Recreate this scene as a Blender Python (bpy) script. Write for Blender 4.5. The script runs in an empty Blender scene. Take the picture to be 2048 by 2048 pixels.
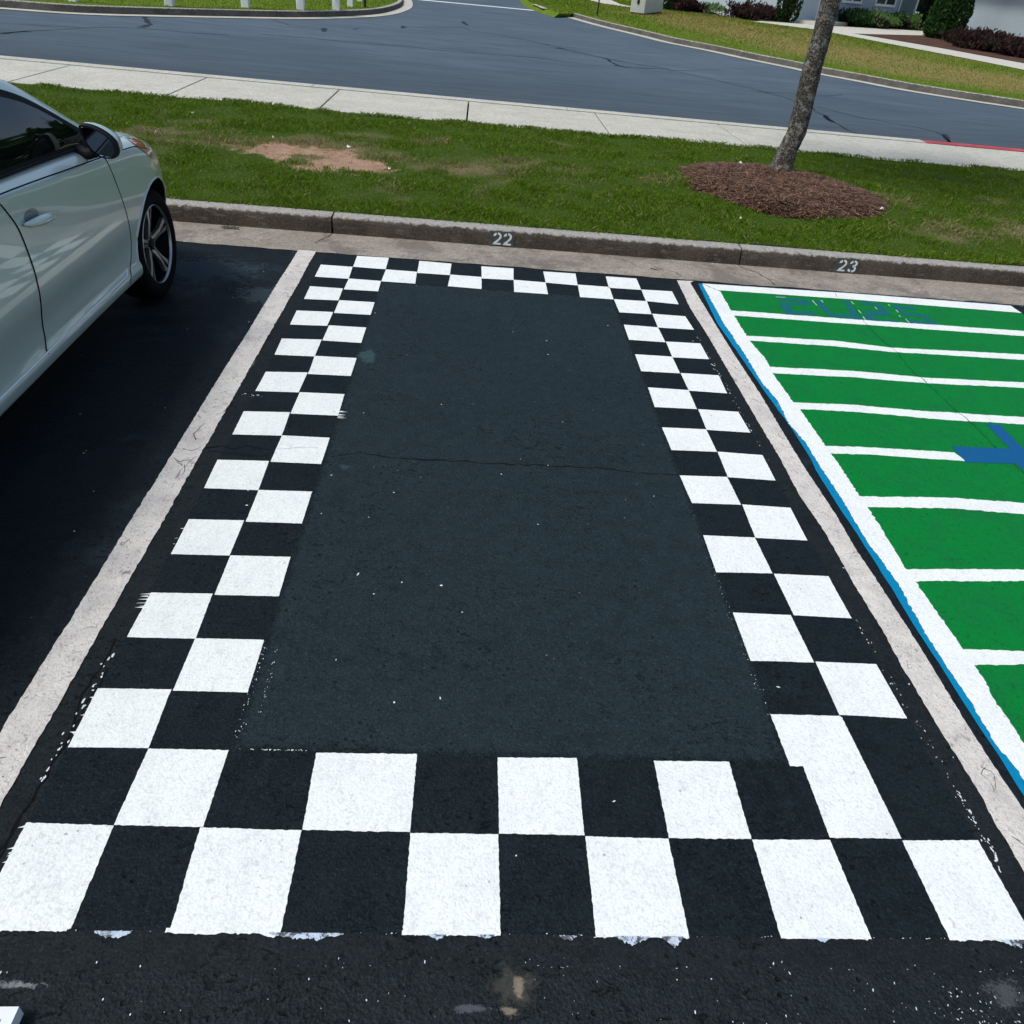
import bpy, bmesh, math, random
import numpy as np
from mathutils import Vector, Matrix, geometry, noise
from mathutils.bvhtree import BVHTree
random.seed(7); rng = np.random.default_rng(7)
sc = bpy.context.scene
C = sc.collection
R = math.radians

# ---------------------------------------------------------------- camera
F, PITCH, ROLL, YAW, CH = 1529.98, 0.6236545, 0.1052657, -0.0923261, 1.8057433
_f = Vector((-math.sin(YAW)*math.cos(PITCH), math.cos(YAW)*math.cos(PITCH), -math.sin(PITCH)))
_r = Vector((math.cos(YAW), math.sin(YAW), 0)); _u = _r.cross(_f)
CR = math.cos(ROLL)*_r + math.sin(ROLL)*_u; CU = -math.sin(ROLL)*_r + math.cos(ROLL)*_u
cam = bpy.data.objects.new('camera', bpy.data.cameras.new('camera')); C.objects.link(cam)
m = Matrix((CR, CU, -_f)).transposed().to_4x4(); m.translation = Vector((0, 0, CH)); cam.matrix_world = m
cam.data.sensor_width = 36; cam.data.lens = F/2048*36; cam.data.clip_start = .05; cam.data.clip_end = 1500
sc.camera = cam

# ---------------------------------------------------------------- sky, sun, exposure
SUN_EL, SUN_AZ = 60, -112            # azimuth from +Y towards +X
w = bpy.data.worlds.new('World'); sc.world = w; w.use_nodes = True
nt = w.node_tree; nt.nodes.clear()
sky = nt.nodes.new('ShaderNodeTexSky'); sky.sky_type = 'NISHITA'; sky.sun_disc = False
sky.sun_elevation = R(SUN_EL); sky.sun_rotation = R(SUN_AZ); sky.air_density = 1.0; sky.dust_density = 2.5; sky.ozone_density = 1.0
bg = nt.nodes.new('ShaderNodeBackground'); bg.inputs[1].default_value = .13
wo = nt.nodes.new('ShaderNodeOutputWorld')
nt.links.new(sky.outputs[0], bg.inputs[0]); nt.links.new(bg.outputs[0], wo.inputs[0])
sl = bpy.data.lights.new('sun', 'SUN'); sl.energy = 2.0; sl.angle = R(14); sl.color = (1, .99, .965)
so = bpy.data.objects.new('sun', sl); C.objects.link(so)
sd = Vector((math.sin(R(SUN_AZ))*math.cos(R(SUN_EL)), math.cos(R(SUN_AZ))*math.cos(R(SUN_EL)), math.sin(R(SUN_EL))))
so.rotation_euler = sd.to_track_quat('Z', 'Y').to_euler()
sc.view_settings.view_transform = 'Standard'; sc.view_settings.look = 'None'
sc.view_settings.exposure = 0.19; sc.view_settings.gamma = 1
sc.render.engine = 'CYCLES'

# ---------------------------------------------------------------- helpers
def ray(px, py): return CR*((px-1024)/F) - CU*((py-1024)/F) + _f
def g(px, py, z=0.0):
    d = ray(px, py); t = (z-CH)/d.z; return Vector((d.x*t, d.y*t, z))
def gz(z, *pts): return [g(x, y, z) for x, y in pts]
def zm(ox, oy, s, *pts): return [(ox+x/s, oy+y/s) for x, y in pts]
def onplane(px, py, A, B):            # vertical plane through ground points A, B
    n = Vector((-(B-A).y, (B-A).x, 0)).normalized(); d = ray(px, py); o = Vector((0, 0, CH))
    t = (A-o).dot(n)/d.dot(n); return o+d*t
def tag(o, label=None, cat=None, group=None, kind=None):
    if label: o['label'] = label
    if cat: o['category'] = cat
    if group: o['group'] = group
    if kind: o['kind'] = kind
    return o
def empty(name, loc, label, cat, group=None):
    o = bpy.data.objects.new(name, None); C.objects.link(o); o.location = loc; o.empty_display_size = .2
    return tag(o, label, cat, group)
def rootloc(p):
    v = Vector((0, 0, 0))
    while p is not None: v = v+p.location; p = p.parent
    return v
class MB:
    def __init__(s): s.v = []; s.f = []; s.m = []
    def add(s, v, f, mi=0):
        b = len(s.v); s.v += [tuple(x) for x in v]; s.f += [tuple(b+i for i in q) for q in f]; s.m += [mi]*len(f)
    def box(s, lo, hi, mi=0):
        x0, y0, z0 = lo; x1, y1, z1 = hi
        s.add([(x0,y0,z0),(x1,y0,z0),(x1,y1,z0),(x0,y1,z0),(x0,y0,z1),(x1,y0,z1),(x1,y1,z1),(x0,y1,z1)],
              [(0,3,2,1),(4,5,6,7),(0,1,5,4),(1,2,6,5),(2,3,7,6),(3,0,4,7)], mi)
    def prism(s, poly, z0, z1, mi=0):
        n = len(poly); P = [Vector((p[0], p[1])) for p in poly]
        if sum(P[i].x*P[(i+1)%n].y-P[(i+1)%n].x*P[i].y for i in range(n)) < 0: P.reverse()
        v = [(p.x, p.y, z0) for p in P]+[(p.x, p.y, z1) for p in P]
        s.add(v, [tuple(range(n, 2*n)), tuple(range(n-1, -1, -1))]+[(i, (i+1)%n, n+(i+1)%n, n+i) for i in range(n)], mi)
    def obox(s, c, ax, ay, hx, hy, z0, z1, mi=0):   # oriented box: centre, unit axes, half sizes
        c = Vector(c)
        P = [c+ax*a*hx+ay*b*hy for a, b in ((-1,-1),(1,-1),(1,1),(-1,1))]
        s.prism(P, z0, z1, mi)
    def tube(s, pts, r, n=8, cap=True, mi=0):
        pts = [Vector(p) for p in pts]; rs = r if hasattr(r, '__len__') else [r]*len(pts)
        V = []; up = Vector((0.13, 0.31, .94)).normalized()
        for i, p in enumerate(pts):
            t = (pts[min(i+1, len(pts)-1)]-pts[max(i-1, 0)]).normalized()
            a = t.cross(up);
            if a.length < .05: a = t.cross(Vector((1, 0, 0)))
            a.normalize(); b = t.cross(a)
            V += [p+(a*math.cos(2*math.pi*k/n)+b*math.sin(2*math.pi*k/n))*rs[i] for k in range(n)]
        f = [(i*n+k, i*n+(k+1)%n, (i+1)*n+(k+1)%n, (i+1)*n+k) for i in range(len(pts)-1) for k in range(n)]
        if cap: f += [tuple(range(n-1, -1, -1)), tuple(range((len(pts)-1)*n, len(pts)*n))]
        s.add(V, f, mi)
    def lathe(s, prof, c, axis, n=48, mi=0):      # prof: (radius, offset along axis)
        c = Vector(c); ax = Vector(axis).normalized(); a = ax.cross(Vector((0, 0, 1))).normalized(); b = ax.cross(a)
        V = [c+ax*h+(a*math.cos(2*math.pi*k/n)+b*math.sin(2*math.pi*k/n))*r for r, h in prof for k in range(n)]
        s.add(V, [(i*n+k, i*n+(k+1)%n, (i+1)*n+(k+1)%n, (i+1)*n+k) for i in range(len(prof)-1) for k in range(n)], mi)
    def build(s, name, mat, parent=None, smooth=False, loc=None):
        if s.v and 0 < max(v[2] for v in s.v) < .0116 and min(v[2] for v in s.v) > 0: s.v = [(x, y, z*.4) for x, y, z in s.v]   # paint films
        me = bpy.data.meshes.new(name); L = rootloc(parent) if parent is not None else (Vector(loc) if loc is not None else Vector((0, 0, 0)))
        me.from_pydata([(x-L.x, y-L.y, z-L.z) for x, y, z in s.v], [], s.f)
        for mm in (mat if isinstance(mat, (list, tuple)) else [mat]): me.materials.append(mm)
        me.polygons.foreach_set('material_index', s.m); me.update()
        if smooth:
            me.shade_smooth()
            if smooth != True: me.set_sharp_from_angle(angle=R(smooth))
        o = bpy.data.objects.new(name, me); C.objects.link(o)
        if parent is not None: o.parent = parent
        elif loc is not None: o.location = loc
        return o
def npmesh(name, V, Fc, mat, parent=None, attr=None, smooth=False):
    """fast mesh: V (n,3); Fc (m,k) all the same k; attr: per-vertex float dict"""
    me = bpy.data.meshes.new(name); k = Fc.shape[1]
    L = rootloc(parent) if parent is not None else Vector((0, 0, 0))
    V = V-np.array(L)[None]
    me.vertices.add(len(V)); me.vertices.foreach_set('co', V.astype(np.float32).ravel())
    me.loops.add(Fc.size); me.loops.foreach_set('vertex_index', Fc.astype(np.int32).ravel())
    me.polygons.add(len(Fc)); me.polygons.foreach_set('loop_start', (np.arange(len(Fc))*k).astype(np.int32))
    me.update(calc_edges=True); me.validate()
    for a, v in (attr or {}).items():
        at = me.attributes.new(a, 'FLOAT', 'POINT'); at.data.foreach_set('value', v.astype(np.float32))
    me.materials.append(mat)
    if smooth: me.shade_smooth()
    o = bpy.data.objects.new(name, me); C.objects.link(o)
    if parent is not None: o.parent = parent
    return o
def sheet(name, polys, z, mat, parent=None, loc=None, kind=None):
    b = MB()
    for P in polys:
        n = len(P); A = sum(P[i][0]*P[(i+1)%n][1]-P[(i+1)%n][0]*P[i][1] for i in range(n))
        P = list(P) if A > 0 else list(P)[::-1]
        b.add([(p[0], p[1], z) for p in P], [tuple(range(n))])
    o = b.build(name, mat, parent, loc=loc)
    if kind: o['kind'] = kind
    return o
def rough(P, step=.02, amp=.002, freq=30, seed=0, coarse=0, cfreq=4):
    """densify an outline and wobble it, as hand-laid paint does"""
    out = []; n = len(P)
    for i in range(n):
        a = Vector((P[i][0], P[i][1])); b = Vector((P[(i+1)%n][0], P[(i+1)%n][1])); L = (b-a).length
        k = max(1, int(L/step)); t = (b-a).normalized() if L > 0 else Vector((1, 0)); nn = Vector((-t.y, t.x))
        for j in range(k):
            p = a+(b-a)*j/k
            e = 1 if 0 < j else .3
            d = amp*e*noise.noise(Vector((p.x*freq, p.y*freq, seed)))*2 + coarse*e*noise.noise(Vector((p.x*cfreq, p.y*cfreq, seed+9)))*2
            out.append((p+nn*d)[:])
    return out
def ribbon(P, w, z, zs=None):
    """flat ribbon along P (2D), width w or list; returns verts, faces"""
    P = [Vector((p[0], p[1])) for p in P]; n = len(P); W = w if hasattr(w, '__len__') else [w]*n
    V = []
    for i in range(n):
        t = (P[min(i+1, n-1)]-P[max(i-1, 0)]).normalized(); nn = Vector((-t.y, t.x))*W[i]/2
        V += [(P[i].x-nn.x, P[i].y-nn.y, z), (P[i].x+nn.x, P[i].y+nn.y, z)]
    return V, [(2*i, 2*i+2, 2*i+3, 2*i+1) for i in range(n-1)]
def wiggle(P, step, amp, seed=0):
    out = []
    for i in range(len(P)-1):
        a = Vector(P[i][:2]); b = Vector(P[i+1][:2]); k = max(1, int((b-a).length/step))
        t = (b-a).normalized(); nn = Vector((-t.y, t.x))
        for j in range(k):
            p = a+(b-a)*j/k; out.append(p+nn*amp*(random.random()-.5)*2)
    out.append(Vector(P[-1][:2])); return out

# ---------------------------------------------------------------- materials
class NT:
    def __init__(s, name):
        s.m = bpy.data.materials.new(name); s.m.use_nodes = True; s.n = s.m.node_tree.nodes; s.l = s.m.node_tree.links
        s.b = s.n['Principled BSDF']; s.tc = s.n.new('ShaderNodeTexCoord'); s.vec = s.tc.outputs['Object']
    def set(s, k, v):
        s._in(s.b.inputs[k], v); return s
    def _in(s, inp, v):
        if hasattr(v, 'is_linked') or hasattr(v, 'links'): s.l.new(v, inp)
        elif isinstance(v, (tuple, list)) and len(v) == 3 and inp.type == 'RGBA': inp.default_value = (*v, 1)
        else: inp.default_value = v
    def mapping(s, scale=(1, 1, 1), rot=(0, 0, 0), loc=(0, 0, 0)):
        mp = s.n.new('ShaderNodeMapping'); s.l.new(s.vec, mp.inputs[0]); mp.inputs['Scale'].default_value = scale
        mp.inputs['Rotation'].default_value = rot; mp.inputs['Location'].default_value = loc; return mp.outputs[0]
    def noise(s, scale, detail=4, rough=.55, vec=None, dist=0, out=0):
        t = s.n.new('ShaderNodeTexNoise'); s.l.new(vec or s.vec, t.inputs['Vector']); t.inputs['Scale'].default_value = scale
        t.inputs['Detail'].default_value = detail; t.inputs['Roughness'].default_value = rough; t.inputs['Distortion'].default_value = dist
        return t.outputs[out]
    def vor(s, scale, feature='F1', vec=None, out='Distance', rnd=1):
        t = s.n.new('ShaderNodeTexVoronoi'); t.feature = feature; s.l.new(vec or s.vec, t.inputs['Vector']); t.inputs['Scale'].default_value = scale
        t.inputs['Randomness'].default_value = rnd
        return t.outputs[out]
    def ramp(s, f, stops):
        t = s.n.new('ShaderNodeValToRGB'); s._in(t.inputs[0], f); e = t.color_ramp.elements
        while len(e) < len(stops): e.new(.5)
        for x, (p, c) in zip(e, stops):
            x.position = p; x.color = (c, c, c, 1) if not hasattr(c, '__len__') else (*c, 1)
        return t.outputs[0]
    def mix(s, f, a, b, mode='MIX'):
        t = s.n.new('ShaderNodeMix'); t.data_type = 'RGBA'; t.blend_type = mode
        s._in(t.inputs[0], f); s._in(t.inputs[6], a); s._in(t.inputs[7], b); return t.outputs[2]
    def math(s, op, a, b=0.0, c=None):
        t = s.n.new('ShaderNodeMath'); t.operation = op; s._in(t.inputs[0], a); s._in(t.inputs[1], b)
        if c is not None: s._in(t.inputs[2], c)
        return t.outputs[0]
    def bump(s, h, dist=.003, strength=1, prev=None):
        t = s.n.new('ShaderNodeBump'); s._in(t.inputs['Height'], h); t.inputs['Distance'].default_value = dist; t.inputs['Strength'].default_value = strength
        if prev is not None: s.l.new(prev, t.inputs['Normal'])
        return t.outputs[0]
    def attr(s, name):
        t = s.n.new('ShaderNodeAttribute'); t.attribute_name = name; return t.outputs['Fac']
def plain(name, col, rough=.5, metal=0, var=.12, vs=8, bump=0, bs=60, spec=None, coat=0):
    t = NT(name); spec = (.5 if rough < .5 else .15) if spec is None else spec
    n = t.noise(vs, 5, .6)
    t.set('Base Color', t.mix(t.ramp(n, [(.3, 0.), (.7, 1.)]), tuple(c*(1-var) for c in col), tuple(min(1, c*(1+var)) for c in col)))
    t.set('Roughness', rough); t.set('Metallic', metal); t.set('Specular IOR Level', spec)
    if coat: t.set('Coat Weight', coat); t.set('Coat Roughness', .03)
    if bump: t.set('Normal', t.bump(t.noise(bs, 4), bump))
    return t.m

def asphalt(name, dark, light, speck=.0, rough=.7, relief=.0035, patch=None, spec=.06, bscale=45, tint=None):
    t = NT(name)
    big = t.ramp(t.noise(1.3, 5, .62), [(.32, 0.), (.68, 1.)])
    mid = t.noise(14, 5, .65)
    col = t.mix(big, dark, light)
    col = t.mix(t.ramp(mid, [(.35, .0), (.7, .55)]), col, tuple(x*1.6 for x in light))
    fine = t.noise(220, 2, .5)
    col = t.mix(t.ramp(fine, [(.62, 0.), (.78, .5)]), col, tuple(min(1, x*3.2+.02) for x in light))
    if patch: # worn places: (colour, scale, threshold)
        for pc, ps, th in patch:
            m1 = t.ramp(t.noise(ps, 8, .68, dist=.4), [(th, 0.), (th+.10, .8)])
            col = t.mix(m1, col, pc)
    if speck:
        v = t.vor(16); dn = t.noise(5, 2, .5)
        m2 = t.math('MULTIPLY', t.ramp(v, [(.0, 1.), (.045, 1.), (.06, 0.)]), t.ramp(dn, [(.56, 0.), (.6, 1.)]))
        col = t.mix(t.math('MULTIPLY', m2, speck), col, (.62, .66, .68))
    # stone grain
    gr1 = t.noise(150, 2, .65, vec=t.mapping(loc=(5, 2, 0))); gr2 = t.noise(95, 4, .7, vec=t.mapping(loc=(1, 7, 0)))
    col = t.mix(t.ramp(gr1, [(.30, .75), (.46, 0.)]), col, tuple(x*.45 for x in dark))
    col = t.mix(t.ramp(gr2, [(.54, 0.), (.68, .75)]), col, tuple(x*2.1 for x in light))
    # flattened dark dimples in drifts
    dm_ = t.noise(42, 3, .6, vec=t.mapping(scale=(.8, 1.3, 1), rot=(0, 0, R(12))), dist=.9); dc = t.noise(2.6, 5, .7, vec=t.mapping(loc=(9, 4, 0)))
    dim = t.math('MULTIPLY', t.ramp(dm_, [(.59, 0.), (.65, 1.)]), t.ramp(dc, [(.46, 0.), (.60, 1.)]))
    col = t.mix(t.math('MULTIPLY', dim, .7), col, tuple(x*.38 for x in dark))
    lg = t.noise(75, 3, .6, vec=t.mapping(scale=(.7, 1.2, 1), loc=(2, 8, 0)), dist=1.0)
    col = t.mix(t.ramp(lg, [(.58, 0.), (.70, .5)]), col, tuple(x*1.9 for x in light))
    # small pits
    pv = t.vor(30); pn = t.noise(7, 3, .6)
    pits = t.math('MULTIPLY', t.ramp(pv, [(.0, 1.), (.12, 1.), (.2, 0.)]), t.ramp(pn, [(.5, 0.), (.6, 1.)]))
    col = t.mix(t.math('MULTIPLY', pits, .55), col, tuple(x*.35 for x in dark))
    t.set('Base Color', col)
    t.set('Roughness', t.math('MULTIPLY_ADD', mid, .25, rough-.12)); t.set('Specular IOR Level', spec)
    h = t.math('ADD', t.noise(bscale, 5, .6, dist=.8), t.math('MULTIPLY', t.vor(130), .35))
    h = t.math('SUBTRACT', h, t.math('MULTIPLY', pits, .7)); h = t.math('SUBTRACT', h, t.math('MULTIPLY', dim, .5))
    t.set('Normal', t.bump(h, relief))
    return t.m
def paint(name, col, wear=.3, wearcol=(.02, .022, .025), dirt=(.55, .56, .56), relief=.003, pits=1.0, rough=.55, th=.63, dirtamt=.35):
    t = NT(name)
    d = t.ramp(t.noise(6, 6, .68, dist=.5), [(.45, 0.), (.75, dirtamt)])
    c = t.mix(d, col, dirt)
    d2 = t.ramp(t.noise(55, 4, .6, dist=1.2), [(.56, 0.), (.74, .55*dirtamt/.35)])
    c = t.mix(d2, c, tuple(x*.72 for x in dirt))
    pv = t.vor(34); pn = t.noise(6, 3, .6)
    pt = t.math('MULTIPLY', t.ramp(pv, [(.0, 1.), (.07, 1.), (.13, 0.)]), t.ramp(pn, [(.55, 0.), (.63, 1.)]))
    c = t.mix(t.math('MULTIPLY', pt, .45*pits), c, wearcol)
    if wear:
        wn = t.ramp(t.noise(26, 8, .75, dist=1.), [(th, 0.), (th+.05, 1.)])
        c = t.mix(t.math('MULTIPLY', wn, wear), c, wearcol)
    g1 = t.noise(130, 3, .65); c = t.mix(t.ramp(g1, [(.34, .30), (.5, 0.)]), c, tuple(x*.62 for x in dirt))
    g2 = t.noise(17, 6, .7, vec=t.mapping(scale=(1, .35, 1), loc=(3, 3, 0))); c = t.mix(t.ramp(g2, [(.5, 0.), (.72, .22)]), c, tuple(x*.8 for x in dirt))
    t.set('Base Color', c); t.set('Roughness', rough); t.set('Specular IOR Level', .06)
    h = t.math('ADD', t.noise(50, 5, .6, dist=.8), t.math('MULTIPLY', t.vor(130), .3))
    h = t.math('SUBTRACT', h, t.math('MULTIPLY', pt, .6))
    t.set('Normal', t.bump(h, relief))
    return t.m
def concrete(name, a, b, stain=(.12, .10, .08), st=.55, amt=.5, relief=.002, fine=160):
    t = NT(name)
    c = t.mix(t.ramp(t.noise(2.2, 6, .65), [(.3, 0.), (.7, 1.)]), a, b)
    c = t.mix(t.ramp(t.noise(fine*.35, 5, .7), [(.42, 0.), (.7, .55)]), c, tuple(x*.62 for x in a))
    c = t.mix(t.ramp(t.noise(fine*1.3, 3, .7, vec=t.mapping(loc=(2, 9, 4))), [(.32, .7), (.47, 0.)]), c, tuple(x*.42 for x in a))
    c = t.mix(t.ramp(t.noise(fine, 3, .6), [(.45, 0.), (.7, .5)]), c, tuple(x*.55 for x in a))
    c = t.mix(t.ramp(t.noise(fine*.8, 2, .6, vec=t.mapping(loc=(3, 5, 1))), [(.6, 0.), (.72, .5)]), c, tuple(min(.9, x*1.5) for x in b))
    c = t.mix(t.ramp(t.noise(3.1, 8, .72, dist=.6, vec=t.mapping(loc=(7, 1, 2))), [(st, 0.), (st+.12, amt)]), c, stain)
    t.set('Base Color', c); t.set('Roughness', .9); t.set('Specular IOR Level', .1)
    t.set('Normal', t.bump(t.noise(fine*.6, 5, .65), relief))
    return t.m
M_lot = asphalt('lot asphalt', (.0062, .0088, .0112), (.0100, .0145, .0175), speck=.8, rough=.62, relief=.005, patch=[((.035, .036, .034), 2.1, .66), ((.026, .040, .047), 1.5, .55)])
M_apron = asphalt('apron asphalt', (.0085, .0125, .0135), (.0145, .0195, .0205), speck=1, rough=.6, relief=.010, bscale=26, patch=[((.055, .054, .05), 6, .66), ((.03, .036, .045), 2.0, .6)])
M_seal = asphalt('sealed centre panel', (.0105, .0180, .0212), (.0150, .0240, .0275), rough=.6, relief=.004, speck=.25, patch=[((.026, .046, .055), 1.4, .68)])
M_black = asphalt('black paint', (.0058, .0098, .0120), (.0088, .0140, .0162), rough=.6, relief=.0045)
M_strip = asphalt('strip between line and border', (.0075, .0105, .0115), (.0130, .0172, .0182), rough=.65, relief=.004, patch=[((.03, .034, .035), 5, .68)])
M_road = None
def road_mat():
    t = NT('road asphalt')
    v1 = t.mapping(scale=(.35, 1.6, 1), rot=(0, 0, R(-4)))
    c = t.mix(t.ramp(t.noise(.9, 5, .6, vec=v1), [(.3, 0.), (.7, 1.)]), (.070, .098, .124), (.098, .134, .160))
    c = t.mix(t.ramp(t.noise(.28, 5, .65, vec=t.mapping(loc=(4, 2, 0))), [(.42, 0.), (.68, .6)]), c, (.120, .160, .188))
    c = t.mix(t.ramp(t.noise(2.6, 5, .6, vec=t.mapping(scale=(.25, 2.2, 1), rot=(0, 0, R(3)))), [(.45, 0.), (.68, .65)]), c, (.050, .071, .090))
    c = t.mix(t.ramp(t.noise(120, 2, .5), [(.55, 0.), (.75, .35)]), c, (.16, .17, .18))
    # the road colour deepens towards the sidewalk, with a noisy fade
    sep = t.n.new('ShaderNodeSeparateXYZ'); t.l.new(t.vec, sep.inputs[0]); yy = t.math('ADD', sep.outputs[1], t.math('MULTIPLY', t.noise(.35, 5, .6, vec=t.mapping(scale=(.3, 1, 1))), 5.))
    c = t.mix(t.ramp(t.math('MULTIPLY_ADD', yy, 1/9., -14.2/9.), [(0., .62), (1., 0.)]), c, (.040, .056, .066))
    t.set('Base Color', c); t.set('Roughness', .85); t.set('Specular IOR Level', .1)
    t.set('Normal', t.bump(t.noise(90, 4, .6), .003)); return t.m
M_road = road_mat()
M_white = paint('white traffic paint', (.81, .845, .79), wear=0, dirt=(.62, .66, .64), relief=.0028)
M_old = paint('old cream line paint', (.67, .635, .565), wear=.8, wearcol=(.17, .15, .14), dirt=(.42, .38, .36), relief=.005, pits=1.2, th=.60, dirtamt=.7)
M_green = paint('green field paint', (.0015, .195, .032), wear=.45, wearcol=(.005, .09, .02), dirt=(.006, .150, .036), relief=.005, th=.62, dirtamt=.95)
M_blue = paint('blue edge paint', (.003, .215, .40), wear=0, dirt=(.006, .19, .34), relief=.003)
M_dblue = paint('dark blue letter paint', (.008, .092, .24), wear=.2, wearcol=(.005, .10, .08), dirt=(.01, .12, .25), relief=.003)
M_gut = concrete('gutter concrete', (.27, .24, .195), (.42, .375, .31), stain=(.13, .115, .095), st=.48, amt=.65, relief=.006, fine=75)
M_walk = concrete('sidewalk concrete', (.50, .49, .41), (.64, .62, .53), stain=(.38, .37, .31), st=.52, amt=.6, relief=.0015, fine=60)
M_path = concrete('pale path concrete', (.58, .56, .47), (.70, .67, .57), stain=(.5, .48, .44), st=.6, amt=.4)
M_crack = plain('crack filler', (.0035, .004, .0045), .9, vs=30)
M_seam = plain('tar seam', (.022, .028, .037), .7, vs=5, var=.3)
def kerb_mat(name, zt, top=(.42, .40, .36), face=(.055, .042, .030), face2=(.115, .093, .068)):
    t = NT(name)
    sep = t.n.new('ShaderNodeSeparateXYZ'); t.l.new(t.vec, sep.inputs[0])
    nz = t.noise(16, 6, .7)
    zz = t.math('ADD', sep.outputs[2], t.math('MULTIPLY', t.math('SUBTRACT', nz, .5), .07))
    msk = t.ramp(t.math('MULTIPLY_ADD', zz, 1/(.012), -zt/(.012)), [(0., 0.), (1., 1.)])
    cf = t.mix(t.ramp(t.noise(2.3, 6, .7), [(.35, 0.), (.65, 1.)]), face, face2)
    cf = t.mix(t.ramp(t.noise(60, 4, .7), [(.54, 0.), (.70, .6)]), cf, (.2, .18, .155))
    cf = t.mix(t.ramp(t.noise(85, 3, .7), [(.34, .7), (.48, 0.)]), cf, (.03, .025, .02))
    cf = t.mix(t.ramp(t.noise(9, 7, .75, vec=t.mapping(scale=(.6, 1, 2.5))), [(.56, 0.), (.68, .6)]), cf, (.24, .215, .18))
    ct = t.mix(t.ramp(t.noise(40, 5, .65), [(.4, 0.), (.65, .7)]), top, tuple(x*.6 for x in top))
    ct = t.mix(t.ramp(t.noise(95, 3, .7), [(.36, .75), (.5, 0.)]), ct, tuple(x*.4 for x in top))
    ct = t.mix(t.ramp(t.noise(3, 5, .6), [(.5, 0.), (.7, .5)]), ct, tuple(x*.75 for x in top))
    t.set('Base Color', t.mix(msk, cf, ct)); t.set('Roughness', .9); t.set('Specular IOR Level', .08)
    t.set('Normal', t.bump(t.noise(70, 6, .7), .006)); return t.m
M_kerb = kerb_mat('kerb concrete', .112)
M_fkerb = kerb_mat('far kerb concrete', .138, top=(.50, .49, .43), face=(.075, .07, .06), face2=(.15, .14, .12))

S = 'structure'
# ---- the ground to the horizon, lot and road
sheet('ground', [[(-400, -400), (400, -400), (400, 600), (-400, 600)]], -.06, plain('far ground', (.07, .10, .03), .95, var=.3, vs=.3), kind=S)
sheet('parking_lot', [[(-30, .775), (30, .775), (30, 5.56), (-30, 5.56)]], 0, M_lot, kind=S)
sheet('lot_aisle', [[(-30, -14), (30, -14), (30, .775), (-30, .775)]], 0, M_apron, kind=S)
sheet('road', [[(-90, 12.18), (90, 12.18), (90, 150), (-90, 150)]], 0, M_road, kind=S)

# ---- worn edge of the stall 22 coat, then the sealed centre panel and the black ring
edge = rough([(-1.3, .765), (1.72, .765), (1.72, .80), (1.60, .86), (1.60, 5.49), (-1.12, 5.52), (-1.12, .86), (-1.3, .80)], .03, .006, 20, 3, .006)
tag(sheet('sealcoat', [edge], .002, M_strip), kind=S)
nx_, ny_ = 42, 96; V = []; ev = []
for j in range(ny_+1):
    for i in range(nx_+1):
        x = -.60+1.63*(i/nx_); y = 1.30+3.76*j/ny_; V.append((x, y, .0045)); ev.append(min(x+.60, 1.03-x, y-1.30, 5.06-y)/.09)
b = MB(); b.add(V, [(j*(nx_+1)+i, j*(nx_+1)+i+1, (j+1)*(nx_+1)+i+1, (j+1)*(nx_+1)+i) for j in range(ny_) for i in range(nx_)])
def feather(m, sc_=38):
    t = NT.__new__(NT); t.m = m; t.n = m.node_tree.nodes; t.l = m.node_tree.links; t.b = t.n['Principled BSDF']; t.tc = t.n['Texture Coordinate']; t.vec = t.tc.outputs['Object']
    f = t.math('ADD', t.attr('e'), t.math('MULTIPLY', t.math('SUBTRACT', t.noise(sc_, 6, .7), .5), .9))
    tr = t.n.new('ShaderNodeBsdfTransparent'); mx = t.n.new('ShaderNodeMixShader'); t.l.new(t.ramp(f, [(.12, 0.), (.55, 1.)]), mx.inputs[0])
    t.l.new(tr.outputs[0], mx.inputs[1]); t.l.new(t.b.outputs[0], mx.inputs[2]); t.l.new(mx.outputs[0], t.n['Material Output'].inputs[0])
feather(M_seal)
o = b.build('sealcoat', M_seal); o['kind'] = S; at = o.data.attributes.new('e', 'FLOAT', 'POINT'); at.data.foreach_set('value', ev)
ring = [[(-1.004, .848), (1.45, .848), (1.44, 1.325), (1.455, 5.485), (-1.0, 5.515), (-.998, 1.325)]]
b = MB()
for P in ring: P = rough(P, .03, .002, 30, 7); b.add([(x, y, .004) for x, y in P], [tuple(range(len(P)))])
tag(b.build('black_paint_band', M_black), kind=S)

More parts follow.
